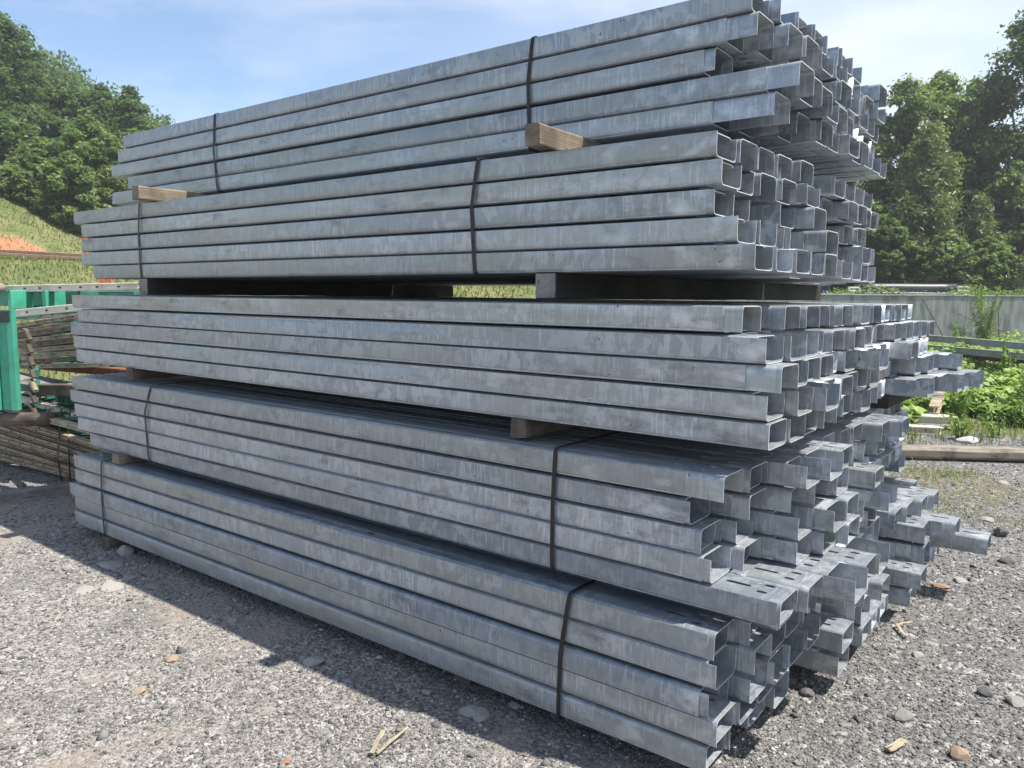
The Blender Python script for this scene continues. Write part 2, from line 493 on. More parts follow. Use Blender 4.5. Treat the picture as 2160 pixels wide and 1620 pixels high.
def soil_mask(X, Y):
    f = 0.45 * vnoise(X, Y, 2.1, 7) + 0.55 * vnoise(X, Y, 5.3, 8)
    return ss(0.58, 0.78, f) * (1 - 0.6 * ss(0.5, 2.0, X))

xs = np.unique(np.round(np.concatenate([np.arange(-76, -40, 6), np.arange(-40, 40, 0.8), np.arange(-5, 5, 0.1), np.arange(40, 77, 6)]), 3))
ys = np.unique(np.round(np.concatenate([np.arange(-44, -2, 6), np.arange(-2, 23.9, 0.4), np.arange(1.2, 8, 0.1), [24.02, 24.14], np.arange(24.6, 45, 0.8), np.arange(45, 88, 6)]), 3))
GX, GY = np.meshgrid(xs, ys)
GZ = terrain(GX, GY)
nx, ny = len(xs), len(ys)
idx = np.arange(nx * ny).reshape(ny, nx)
F = np.stack([idx[:-1, :-1].ravel(), idx[:-1, 1:].ravel(), idx[1:, 1:].ravel(), idx[1:, :-1].ravel()], 1)
gme = np_mesh('ground', np.stack([GX.ravel(), GY.ravel(), GZ.ravel()], 1), F, smooth=True)
for nm, fn in (('veg', veg_mask), ('clay', clay_mask), ('soil', soil_mask)):
    a = gme.attributes.new(nm, 'FLOAT', 'POINT')
    a.data.foreach_set('value', fn(GX, GY).astype(np.float32).ravel())
tag(link('ground', gme, MAT['ground']), kind='structure')

# ------------------------------------------------------------------ the stacked channels
YAW, DIST = 0.9213, 2.3884
DV = Vector((-math.sin(YAW), math.cos(YAW), 0))    # along the channels, away to the left
NV = Vector((math.cos(YAW), math.sin(YAW), 0))     # into the stack, away from the near face
def stack_pt(w, t, z=0.0):
    return NV * (DIST + w) + DV * t + Vector((0, 0, z))

ENDS = {
    ('A', 1): [
        [(1.03,1.05),(0.99,1.14),(0.98,1.0),(0.97,0.99),(0.97,1.16)],
        [(1.12,1.01),(1.07,0.96),(1.02,0.95),(0.94,1.12),(0.93,1.05)],
        [(1.2,1.16),(1.17,1.29),(1.17,1.12),(1.0,1.08),(0.93,0.91)],
        [(0.97,0.86),(0.91,0.88),(1.06,0.89),(0.91,1.05),(0.96,0.92)],
        [(1.16,0.94),(1.13,1.14),(1.04,0.97),(0.95,0.93),(0.95,0.96)],
    ],
    ('M', 1): [
        [(0.96,0.99),(0.96,1.09),(1.06,1.09),(1.01,1.1),(1.1,0.96)],
        [(0.95,0.97),(0.96,0.99),(1.02,0.99),(1.0,0.98),(0.96,1.02)],
        [(0.92,0.96),(1.06,0.98),(0.96,1.02),(0.97,1.09),(0.99,1.05)],
        [(0.96,0.94),(0.96,1.07),(0.99,1.08),(0.98,1.03),(1.1,1.0)],
        [(0.91,0.92),(0.94,0.91),(0.93,1.02),(0.93,0.96),(0.94,1.08)],
    ],
    ('A', 2): [
        [(1.01,1.03),(1.16,1.0),(1.03,1.0),(1.03,0.99),(1.05,0.96)],
        [(0.99,1.02),(1.01,1.17),(1.15,0.99),(0.99,0.97),(0.93,0.95)],
        [(1.01,1.04),(1.02,1.21),(1.03,1.13),(0.97,1.16),(1.09,0.9)],
        [(0.93,0.97),(0.92,1.01),(0.95,1.02),(0.93,1.0),(1.05,0.85)],
        [(0.87,0.9),(0.86,0.91),(0.85,0.86),(0.85,0.95),(0.99,0.85)],
    ],
    ('M', 2): [
        [(1.1,1.09),(0.96,0.99),(0.96,0.99),(0.96,1.05),(0.96,0.98),(1.0,1.04)],
        [(1.11,1.12),(1.09,1.01),(0.99,0.94),(0.96,0.94),(1.04,0.96),(0.97,0.96)],
        [(1.1,1.12),(1.04,1.04),(1.08,1.08),(1.02,1.0),(1.0,0.98),(1.12,1.12)],
        [(1.07,1.07),(1.03,0.98),(1.02,1.07),(1.1,1.07),(0.95,0.97),(0.99,0.97)],
        [(1.08,1.11),(0.91,0.94),(0.91,1.02),(0.95,1.03),(0.96,0.99),(0.96,1.02)],
    ],
    ('A', 3): [
        [(0.94,0.88),(0.94,0.95),(1.0,0.86),(0.97,0.84),(0.99,0.85)],
        [(0.8,0.83),(0.78,0.95),(0.79,0.96),(0.82,0.97),(0.96,0.79)],
        [(0.86,0.75),(0.77,0.95),(0.8,0.78),(0.98,0.78),(0.81,0.82)],
        [(0.79,0.84),(0.75,0.87),(0.71,0.89),(0.75,0.77),(0.9,0.75)],
        [(0.78,0.78),(0.77,0.93),(0.78,0.94),(0.91,0.76),(0.92,0.78)],
    ],
    ('M', 3): [
        [(0.84,0.81),(0.86,0.87),(0.82,0.93),(0.86,0.81),(0.83,0.93)],
        [(0.78,0.76),(0.81,0.91),(0.84,0.81),(0.84,0.89),(0.87,0.83)],
        [(0.79,0.79),(0.7,0.75),(0.77,0.8),(0.86,0.78),(0.8,0.9)],
        [(0.81,0.78),(0.78,0.91),(0.77,0.84),(0.85,0.78),(0.92,0.8)],
        [(0.8,0.79),(0.76,0.79),(0.82,0.77),(0.86,0.79),(0.81,0.95)],
    ],
    ('R', 3): [
        [(0.85,0.84),(0.85,0.83),(0.84,0.83),(0.87,0.86),(0.87,0.9)],
        [(0.79,0.8),(0.77,0.79),(0.77,0.8),(0.76,0.79),(0.81,0.75)],
        [(0.73,0.71),(0.73,0.74),(0.74,0.76),(0.75,0.76),(0.84,0.85)],
        [(0.8,0.82),(0.72,0.75),(0.69,0.71),(0.69,0.71),(0.6,0.65)],
        [(0.63,0.69),(0.63,0.64),(0.55,0.62),(0.54,0.55),(0.49,0.51)],
    ],
    ('A', 4): [
        [(1.02,0.89),(0.89,0.87),(0.74,0.81),(0.71,0.8),(0.73,0.72)],
        [(1.0,1.02),(0.93,0.87),(0.93,0.79),(0.9,0.76),(0.73,0.75)],
        [(0.98,0.96),(0.91,1.02),(0.76,0.85),(0.69,0.72),(0.89,0.69)],
        [(0.92,0.95),(0.92,0.88),(0.76,0.84),(0.72,0.74),(0.79,0.68)],
        [(0.71,0.7),(0.87,0.67),(0.57,0.66),(0.64,0.58),(0.57,0.69)],
    ],
    ('M', 4): [
        [(0.95,0.85),(0.88,0.83),(0.86,0.82),(0.86,0.74),(0.76,0.69)],
        [(0.87,0.89),(0.89,0.81),(0.89,0.86),(0.84,0.81),(0.79,0.79)],
        [(0.83,0.8),(0.89,0.91),(0.73,0.72),(0.82,0.91),(0.92,0.93)],
        [(0.72,0.78),(0.82,0.83),(0.66,0.76),(0.83,0.91),(0.81,0.79)],
        [(0.92,0.86),(0.79,0.85),(0.74,0.8),(0.88,0.87),(0.79,0.84)],
    ],
    ('R', 4): [
        [(0.99,0.92),(0.92,0.93),(0.92,0.89),(0.87,0.89),(0.97,0.89)],
        [(0.88,0.95),(0.97,1.0),(0.85,0.9),(1.0,1.0),(0.96,0.86)],
        [(0.98,0.92),(0.95,1.0),(0.96,0.88),(0.89,0.98),(0.87,0.89)],
        [(0.91,0.85),(0.94,0.85),(0.87,0.85),(0.86,0.85),(0.94,0.98)],
        [(0.98,0.91),(0.91,0.88),(0.94,0.94),(0.99,0.97),(0.86,0.9)],
    ],
    ('R', 2): [
        [(1.33,1.36),(1.4,1.48),(1.41,1.44),(1.35,1.36),(1.35,1.4)],
        [(1.4,1.33),(1.35,1.32),(1.45,1.38),(1.44,1.47),(1.32,1.35)],
        [(1.32,1.3),(1.42,1.37),(1.48,1.47),(1.36,1.42),(1.31,1.35)],
        [(1.31,1.3),(1.49,1.5),(1.34,1.3),(1.49,1.5),(1.46,1.39)],
        [(1.42,1.4),(1.35,1.31),(1.42,1.39),(1.38,1.3),(1.47,1.5)],
    ],
    ('A', 5): [
        [(0.9,0.88),(0.86,0.83),(0.8,0.97),(0.82,0.95),(0.96,0.8)],
        [(0.87,0.9),(0.87,0.81),(0.82,0.9),(0.82,1.0),(0.97,0.81)],
        [(0.89,0.92),(0.82,0.93),(0.8,0.82),(0.8,0.91),(0.79,0.85)],
        [(0.87,0.86),(0.85,0.91),(0.85,0.95),(0.96,0.89),(0.88,0.85)],
        [(0.9,0.89),(0.96,0.88),(0.88,0.88),(0.85,0.94),(0.9,0.98)],
    ],
    ('M', 5): [
        [(0.84,0.88),(0.8,0.89),(0.74,0.77),(0.77,0.81),(0.85,0.78)],
        [(0.76,0.72),(0.76,0.72),(0.79,0.89),(1.02,0.96),(0.93,0.99)],
        [(0.85,0.9),(0.75,0.72),(0.84,0.9),(1.02,0.94),(0.95,0.92)],
        [(0.72,0.72),(0.86,0.84),(0.73,0.74),(0.9,0.9),(0.78,0.72)],
        [(0.73,0.81),(0.81,0.9),(0.73,0.72),(0.73,0.72),(0.73,0.72)],
    ],
    ('R', 5): [
        [(0.76,0.73),(0.75,0.71),(0.74,0.67),(0.67,0.64),(0.86,0.78)],
        [(0.86,0.8),(0.62,0.63),(0.57,0.51),(0.8,0.84),(0.88,0.84)],
        [(0.75,0.81),(0.68,0.62),(0.71,0.62),(0.43,0.38),(0.66,0.62)],
        [(0.66,0.6),(0.78,0.73),(0.64,0.68),(0.63,0.62),(0.7,0.67)],
        [(0.69,0.64),(0.83,0.84),(0.87,0.9),(0.83,0.85),(0.74,0.81)],
    ],
}
LEFT = {
    1: [5.38, 5.47, 5.58, 5.35, 5.56],
    2: [5.49, 5.39, 5.39, 5.4, 5.24],
    3: [5.43, 5.35, 5.46, 5.44, 5.4],
    4: [5.34, 5.38, 5.33, 5.26, 5.13],
    5: [5.25, 5.24, 5.33, 5.26, 5.29],
}
START =  {('A', 1): 0.308, ('A', 2): 0, ('A', 3): -0.063, ('A', 4): -0.129, ('A', 5): -0.185, ('M', 1): 1.175, ('M', 2): 0.998, ('M', 3): 0.82, ('M', 4): 0.8, ('M', 5): 0.74, ('R', 2): 2.12, ('R', 3): 1.715, ('R', 4): 1.74, ('R', 5): 1.69}


Z0 = {1: (2.2014, .0905), 2: (1.6755, .0892), 3: (1.1277, .0895), 4: (.6021, .0893), 5: (.0766, .0943)}
TILT = {1: -0.0015, 2: 0.0007, 3: 0.0039, 4: 0.0046, 5: -0.0025}     # slight lengthwise slope of each bundle
ROWFIX = {1: {1: -4.2, 2: 2.9, 3: 3.4, 4: 1.5, 5: -3}, 2: {1: -1.9, 2: -1.2, 3: 1.7, 4: 1.9}, 3: {1: -1, 2: -0.7, 3: -4, 4: -1.7, 5: 2},
          4: {1: 0.2, 2: -4, 3: -4, 4: 0, 5: 3}, 5: {1: 4, 2: -6, 3: 1.2, 4: -0.4, 5: 2}}
PITCH = 0.172
CW, CH, GA, RAD = 0.165, 0.0800, 0.0024, 0.0175     # web width, leg height, gauge, outer bend radius
LEN = 4.40
FULL = {}

def channel_mesh(name, up, seed, hmul=1.0, slot_shift=0.0):
    """lipless channel; web horizontal, legs up (up=True) or down; X = length, Y across, Z up; real slots in the web"""
    r = random.Random(seed)
    H = CH * hmul
    seg = 4
    # outer and inner profile points, left leg tip -> web -> right leg tip (web at z=0, legs up)
    outer, inner = [], []
    outer.append((0, H)); inner.append((GA, H))
    for i in range(seg + 1):
        a = math.pi + (math.pi / 2) * i / seg
        outer.append((RAD + RAD * math.cos(a), RAD + RAD * math.sin(a)))
        inner.append((RAD + (RAD - GA) * math.cos(a), RAD + (RAD - GA) * math.sin(a)))
    for i in range(seg + 1):
        a = 1.5 * math.pi + (math.pi / 2) * i / seg
        outer.append((CW - RAD + RAD * math.cos(a), RAD + RAD * math.sin(a)))
        inner.append((CW - RAD + (RAD - GA) * math.cos(a), RAD + (RAD - GA) * math.sin(a)))
    outer.append((CW, H)); inner.append((CW - GA, H))
    n = len(outer)
    wl_, wr_ = 1 + seg, 2 + seg            # indices either side of the flat web
    flareL, flareR = r.uniform(-0.004, 0.0015), r.uniform(-0.0015, 0.004)
    dip = r.uniform(-0.0015, 0.0015)
    xs_ = [0, 0.05, 0.18] + [0.18 + (LEN - 0.33) * i / 10 for i in range(1, 10)] + [LEN - 0.15, LEN]
    NS = len(xs_) - 1
    bow_y, bow_z = r.uniform(-0.003, 0.003), r.uniform(-0.0042, 0.0008)
    bm = bmesh.new()
    O, I = [], []
    for k, x in enumerate(xs_):
        amp = {0: 1.0, 1: 0.45, NS - 1: 0.4, NS: 1.0}.get(k, 0.0)
        wob = r.uniform(-0.0018, 0.0018) if 0 < k < NS else 0
        arc = math.sin(math.pi * x / LEN)
        ro, ri = [], []
        for j in range(n):
            for src, dst in ((outer, ro), (inner, ri)):
                y, z = src[j]
                hfrac = max(0.0, (z - RAD) / H)
                if y < CW / 2: y = y + flareL * amp * hfrac + wob * hfrac
                else: y = y + flareR * amp * hfrac + wob * hfrac
                if j in (0, n-1): z = z + dip * amp
                dst.append(bm.verts.new((x, y + bow_y * arc, (z if up else H - z) + bow_z * arc)))
        O.append(ro); I.append(ri)
    smooth_faces = []
    def quad(a, b, c, d, sm=False):
        f = bm.faces.new((a, b, c, d))
        f.smooth = sm
    for k in range(len(xs_) - 1):
        for j in range(n - 1):
            if j == wl_: continue          # the flat web is filled separately, with its holes
            sm = j not in ()
            quad(O[k][j], O[k][j+1], O[k+1][j+1], O[k+1][j], sm)
            quad(I[k][j+1], I[k][j], I[k+1][j], I[k+1][j+1], sm)
        quad(O[k][0], O[k+1][0], I[k+1][0], I[k][0])
        quad(O[k+1][n-1], O[k][n-1], I[k][n-1], I[k+1][n-1])
    for k, rev in ((0, False), (len(xs_) - 1, True)):
        for j in range(n - 1):
            q = (O[k][j], I[k][j], I[k][j+1], O[k][j+1])
            quad(*(q if not rev else tuple(reversed(q))))
    # web with punched slots
    def slot(cx, cy, ln, wd, s=5):
        P = []
        hw = wd / 2; hl = max(0.0, ln / 2 - hw)
        for i in range(s): a = -math.pi/2 + math.pi * i / (s-1); P.append((cx + hl + hw * math.cos(a), cy + hw * math.sin(a)))
        for i in range(s): a = math.pi/2 + math.pi * i / (s-1); P.append((cx - hl + hw * math.cos(a), cy + hw * math.sin(a)))
        return P
    s0 = slot_shift
    if s0 >= 0:
        near = [slot(0.065 + s0, 0.052, 0.036, 0.018), slot(0.062 + s0, 0.118, 0.036, 0.018), slot(0.150 + s0, 0.080, 0.084, 0.016)]
    else:                                   # the other end of the piece: long slot first
        near = [slot(0.085, 0.085, 0.084, 0.016), slot(0.19, 0.052, 0.036, 0.018), slot(0.19, 0.112, 0.036, 0.018)]
    holes = near + [slot(LEN - 0.062, 0.055, 0.036, 0.018), slot(LEN - 0.066, 0.115, 0.036, 0.018), slot(LEN - 0.14, 0.085, 0.084, 0.016),
                    slot(LEN * 0.37, 0.050, 0.036, 0.018)]
    loop = [(x, RAD) for x in xs_] + [(x, CW - RAD) for x in reversed(xs_)]
    polys = [[Vector((x, y, 0)) for x, y in loop]] + [[Vector((x, y, 0)) for x, y in h] for h in holes]
    tris = tessellate_polygon(polys)
    for side, ring in ((0, O), (1, I)):
        zz = 0.0 if side == 0 else GA
        zz = zz if up else H - zz
        vs = [ring[k][wl_] for k in range(len(xs_))] + [ring[k][wr_] for k in reversed(range(len(xs_)))]
        hv = []
        for h in holes:
            hv.append([bm.verts.new((x, y + bow_y * math.sin(math.pi * x / LEN), zz + bow_z * math.sin(math.pi * x / LEN))) for x, y in h])
        allv = vs + [v for h in hv for v in h]
        for a, b, c in tris:
            try: bm.faces.new((allv[a], allv[b], allv[c]))
            except ValueError: pass
        if side == 0: keep = hv
        else:
            for ha, hb in zip(keep, hv):
                m = len(ha)
                for i in range(m):
                    bm.faces.new((ha[i], ha[(i+1) % m], hb[(i+1) % m], hb[i]))
    for v in bm.verts: v.co.x = -v.co.x      # the piece runs towards local -X so that its frame is right-handed
    bmesh.ops.recalc_face_normals(bm, faces=bm.faces)
    for e in bm.edges:
        if len(e.link_faces) == 2 and e.calc_face_angle(0) > math.radians(35): e.smooth = False
    me = bpy.data.meshes.new(name)
    bm.to_mesh(me); bm.free()
    me.materials.append(MAT['galv']); me.materials.append(MAT['edge'])
    for pl in me.polygons:
        if all(abs(me.vertices[q].co.x) < 1e-5 or abs(me.vertices[q].co.x + LEN) < 1e-5 for q in pl.vertices): pl.material_index = 1
    return me

CH_MESH = {}
for b_, hm in ((0, 1.0), (5, 1.055)):
    for up in (True, False):
        CH_MESH[(b_ == 5, up)] = [channel_mesh('steel_channel', up, 100 + s + (50 if up else 0), hm, (0.0, 0.012, 0.02, -1)[s % 4]) for s in range(6)]

LEVEL = {1: 'top', 2: 'second', 3: 'third', 4: 'fourth', 5: 'lowest'}
COLN = {'A': 'near', 'M': 'middle', 'R': 'far'}
ORD = ['first', 'second', 'third', 'fourth', 'fifth', 'sixth']
ROWN = ['top', 'second', 'middle', 'fourth', 'bottom']
VIS = None
VIS = [int(q) for q in "11101010101111111010110000001111110110011110111110110111010111100111101110101001111010100111101010111101010101111110100111101101001110100001111010010111111111111111010110111011110111111110011101110110111100000011011010011110111010111010000011011010001010001001001000011010001010100100000000101110101000101010100000011111011000000011110000000000100010101010101011011101011100010001101000000001101000001010010000010101010100000001100000110000100010000000001000000000001001110000000000110000001100100001100011010100000000000000000000000000000000000000001010001000010101000010101010011100000000101010101011111011110000001000000000000000000000000001010000000000001011010101010111110000101100110011001000001100000000"]
rest = []
ci = 0
for (c, b) in sorted(ENDS):
    z0, zp = Z0[b]
    for r in range(5):
        rr = random.Random(b * 100 + r * 7 + ord(c))
        shift = rr.uniform(-0.004, 0.004)
        for k in range(len(ENDS[(c, b)][r])):
            for kind in (0, 1):                        # 0: legs up, 1: legs down
                tR = ENDS[(c, b)][r][k][kind]
                up = kind == 0
                length = LEN + rr.uniform(-0.03, 0.05)
                if c == 'A' and k == 0:
                    length = LEFT[b][r] - ENDS[(c, b)][r][0][0] + (0 if up else rr.uniform(-0.06, 0.03)) + (ENDS[(c, b)][r][0][0] - tR)
                swap = (c == 'A' and b == 5 and r in (2, 4))
                outerk = (kind == 0) != swap
                w = START[(c, b)] + PITCH * k + (0 if outerk else 0.0034) + shift
                z = z0 + zp * (4 - r) + ROWFIX[b].get(4 - r, 0) * 0.001 + (0 if up else zp - CH * (1.055 if b == 5 else 1.0) - 0.0055)
                tl = TILT[b] * (tR - 2.5) + z
                ms = CH_MESH[(b == 5, up)]
                var = (2, 4, 0, 5, 1, 3)[(r * 3 + k * 5 + b + kind) % 6]
                if c == 'R' and b == 5 and ((r == 1 and k == 2) or (r == 2 and k == 3)): var = 3
                elif var == 3: var = 1
                o = bpy.data.objects.new('steel_channel', ms[var])
                p = stack_pt(w, tR, tl)
                q = length / LEN
                o.matrix_world = Matrix(((-DV.x * q, NV.x, 0, p.x), (-DV.y * q, NV.y, 0, p.y), (-TILT[b] * q, 0, 1, p.z), (0, 0, 0, 1)))
                COL.objects.link(o)
                if VIS is not None and not VIS[ci]:
                    rest.append(o)
                else:
                    tag(o, f"galvanised channel, legs {'up' if up else 'down'}, {ORD[k]} from the near face, {ROWN[r]} row of {LEVEL[b]} {COLN[c]} bundle", 'channel',
                        'galvanised channels stacked in strapped bundles')
                ci += 1

if rest:
    V_, F_, off_ = [], [], 0
    for o in rest:
        me = o.data
        co = np.empty(len(me.vertices) * 3, dtype=np.float32); me.vertices.foreach_get('co', co)
        co = co.reshape(-1, 3); m = np.array(o.matrix_world)
        V_.append(co @ m[:3, :3].T + m[:3, 3])
        me.calc_loop_triangles()
        tr = np.empty(len(me.loop_triangles) * 3, dtype=np.int32); me.loop_triangles.foreach_get('vertices', tr)
        F_.append(tr.reshape(-1, 3) + off_); off_ += len(co)
        bpy.data.objects.remove(o)
    rm = np_mesh('steel_channel', np.concatenate(V_), np.concatenate(F_))
    tag(link('steel_channel', rm, MAT['galv']), 'galvanised channels hidden deep inside the bundles, seen only as slivers', 'channels', None, 'stuff')

# ------------------------------------------------------------------ straps round the near bundles
def strap(b, pts, label, back=0.872, slack=0.0):
    """steel band: pts = (t, z) down the near face from top to bottom"""
    w0 = START[('A', b)] - 0.0065
    w1 = START[('A', b)] + back
    ztop, zbot = pts[0][1], pts[-1][1]
    path = [(w1, pts[0][0] - 0.0, ztop + 0.006), (w0 + 0.45, pts[0][0] - 0.01, ztop + 0.004), (w0 + 0.014, pts[0][0], ztop + 0.003), (w0 + 0.002, pts[0][0], ztop - 0.006)]
    for i in range(len(pts) - 1):
        a, c = pts[i], pts[i+1]
        for q in range(1, 5):
            f = q / 4
            if i == len(pts) - 2 and q == 4: break
            path.append((w0 - slack * math.sin(math.pi * f), a[0] + (c[0]-a[0]) * f, a[1] + (c[1]-a[1]) * f))
    path += [(w0 + 0.002, pts[-1][0], zbot + 0.004), (w0 + 0.014, pts[-1][0], zbot - 0.005), (w0 + 0.45, pts[-1][0], zbot - 0.006), (w1, pts[-1][0], zbot - 0.006), (w1 + 0.004, pts[0][0], (ztop + zbot) / 2)]
    P = [stack_pt(*q) for q in path]
    hw, th = 0.0078, 0.0009
    V, F = [], []
    n = len(P)
    for i in range(n):
        tng = (P[(i+1) % n] - P[i-1]).normalized()
        side = DV
        nrm = tng.cross(side).normalized()
        for s, q in ((-hw, -th), (hw, -th), (hw, th), (-hw, th)):
            V.append(P[i] + side * s + nrm * q)
    for i in range(n):
        j = (i + 1) % n
        for k in range(4):
            F.append((i*4+k, i*4+(k+1) % 4, j*4+(k+1) % 4, j*4+k))
    o = link('steel_strap', py_mesh('steel_strap', V, F), MAT['strap'])
    tag(o, label, 'strap', 'dark steel straps round the channel bundles')

strap(1, [(4.278, 2.650), (4.301, 2.43), (4.275, 2.201)], 'left one of two dark straps round the top near bundle')
strap(1, [(1.953, 2.652), (1.974, 2.479), (1.962, 2.201)], 'right one of two dark straps round the top near bundle, above the timber end')
strap(2, [(4.609, 2.122), (4.633, 1.919), (4.626, 1.676)], 'left one of two dark straps round the second near bundle')
strap(2, [(1.988, 2.122), (2.019, 1.93), (2.003, 1.676)], 'right one of two dark straps round the second near bundle')
strap(4, [(4.323, 1.056), (4.402, 0.893), (4.383, 0.612)], 'left one of two dark straps round the fourth near bundle')
strap(4, [(1.515, 1.045), (1.523, 0.83), (1.523, 0.602)], 'right one of two dark straps, bent over the slotted top of the fourth bundle')
strap(5, [(4.856, 0.546), (4.871, 0.315), (4.858, 0.075)], 'left one of two dark straps round the lowest near bundle')
strap(5, [(1.409, 0.551), (1.443, 0.32), (1.448, 0.079)], 'right one of two brown straps round the lowest near bundle')

# ------------------------------------------------------------------ timbers between the bundles
def bearer(w0, w1, t, z, W, H, mat, label, seed, skew=0.0):
    me = rough_box('timber_bearer', w1 - w0, W, H, 0.0025, 0.005, 7, seed, 0.002)
    o = link('timber_bearer', me, MAT[mat])
    place(o, stack_pt(w0, t, z), NV + DV * skew)
    tag(o, label, 'timber', 'timbers laid between the bundles')
    if mat == 'wood_black' and w0 < 0.5:
        cme = rough_box('end_grain', 0.006, W - 0.008, H - 0.008, 0.0004, 0.003, 1, seed)
        c_ = link('end_grain', cme, MAT['wood_grey'], o)
        c_.location = (-0.0035, 0, 0.004)

bearer(-0.08, 2.12, 1.675, 2.124, 0.066, 0.076, 'wood', 'tan timber end poking out under the top bundle, right of its middle', 1)
bearer(-0.08, 2.12, 4.50, 2.124, 0.075, 0.076, 'wood', 'tan timber end poking out under the top bundle near its left end', 2)
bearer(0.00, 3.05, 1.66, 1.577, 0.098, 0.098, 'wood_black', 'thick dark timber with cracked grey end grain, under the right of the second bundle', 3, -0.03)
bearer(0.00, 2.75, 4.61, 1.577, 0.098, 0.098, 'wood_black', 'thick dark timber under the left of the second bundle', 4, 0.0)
bearer(-0.07, 2.62, 1.73, 1.0505, 0.072, 0.074, 'wood_dark', 'brown square timber end on the fourth bundle, right of its middle', 5)
bearer(-0.07, 2.62, 4.69, 1.060, 0.080, 0.072, 'wood_dark', 'brown timber end on the left of the fourth bundle', 6)
bearer(0.02, 2.62, 1.74, 0.548, 0.078, 0.050, 'wood_dark', 'shaded timber set back between the two lowest bundles, right of their middle', 7)
bearer(-0.16, 2.62, 4.73, 0.544, 0.088, 0.062, 'wood', 'brown timber end on the left of the lowest bundle', 8)
bearer(-0.20, 2.62, 4.83, -0.008, 0.085, 0.080, 'wood_dark', 'dark timber block on the gravel under the left of the lowest bundle', 9)
bearer(-0.10, 2.62, 1.98, -0.008, 0.085, 0.084, 'wood_dark', 'dark timber on the gravel under the middle of the lowest bundle', 10)
bearer(-0.05, 2.55, 1.10, -0.012, 0.085, 0.087, 'wood_dark', 'brown timber end on the gravel under the right end of the lowest bundle', 12)
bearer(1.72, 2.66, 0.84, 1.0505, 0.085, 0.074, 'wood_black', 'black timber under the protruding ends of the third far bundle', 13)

# ------------------------------------------------------------------ painted rack uprights piled beyond the left end
def post_mesh(name, L, face=0.072, depth=0.06, seed=0):
    """ribbed upright post along +X from the origin; near face looks to -Y, with real slots"""
    r = random.Random(seed)
    h = face - 0.006
    # ribbed near face built from strips; the middle strip has gaps for the slots
    prof = [(depth, 0), (0.004, 0), (0, 0.003), (0, h * 0.22), (0.009, h * 0.30), (0.009, h * 0.70), (0, h * 0.78), (0, h - 0.003), (0.004, h), (depth, h)]
    V, F = [], []
    n = 1
    xs_ = [0.0]
    x = 0.05
    while x < L - 0.06:
        xs_ += [x, x + 0.034]
        x += r.choice((0.16, 0.20, 0.26))
    xs_.append(L)
    m = len(prof)
    for x in xs_:
        for y, z in prof: V.append((x, y, z))
        V.append((x, 0.010, h * 0.38)); V.append((x, 0.010, h * 0.62))
    row = m + 2
    for i in range(len(xs_) - 1):
        a, b2 = i * row, (i + 1) * row
        hole = i % 2 == 1
        for j in range(m - 1):
            if j == 4:
                lo, hi = m, m + 1
                F.append((a + 4, b2 + 4, b2 + lo, a + lo))
                if not hole: F.append((a + lo, b2 + lo, b2 + hi, a + hi))
                F.append((a + hi, b2 + hi, b2 + 5, a + 5))
            else:
                F.append((a + j, b2 + j, b2 + j + 1, a + j + 1))
        F.append((a + m - 1, b2 + m - 1, b2, a))
    return py_mesh(name, V, F)

def rack(a, b, label, mat='beige', over=0.3, face=0.07):
    """a, b = far-left and near-right end of the visible post; the braced frame lies behind it"""
    a, b = Vector(a), Vector(b)
    d = (b - a).normalized()
    a = a - d * 1.1
    L = (b - a).length + over
    e = empty('rack_upright', a)
    bpy.context.view_layer.update()
    tag(e, label, 'rack upright', 'painted rack uprights piled left of the stack')
    up = Vector((0, 0, 1))
    y = up.cross(d).normalized()
    for k, off in enumerate((0.0, 0.62)):
        me = post_mesh('post', L, face, 0.055, k + len(label))
        me.materials.append(MAT[mat])
        o = link('post', me, None, e)
        z = d.cross(y).normalized()
        p = y * off
        o.matrix_local = Matrix(((d.x, y.x, z.x, p.x), (d.y, y.y, z.y, p.y), (d.z, y.z, z.z, p.z), (0, 0, 0, 1)))
    nb = max(2, int(L / 0.55))
    for k in range(nb):
        x0 = 0.15 + k * (L - 0.4) / nb
        x1 = x0 + (0.0 if k % 2 else 0.35)
        p0 = d * x0 + y * 0.06 + Vector((0, 0, 0.015)); p1 = d * x1 + y * 0.62 + Vector((0, 0, 0.015))
        me = rough_box('brace', (p1 - p0).length, 0.035, face * 0.6, 0.0005, 0.004, 1, k)
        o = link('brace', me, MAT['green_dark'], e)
        dx = (p1 - p0).normalized(); dy = up.cross(dx).normalized(); dz = dx.cross(dy)
        o.matrix_local = Matrix(((dx.x, dy.x, dz.x, p0.x), (dx.y, dy.y, dz.y, p0.y), (dx.z, dy.z, dz.z, p0.z), (0, 0, 0, 1)))

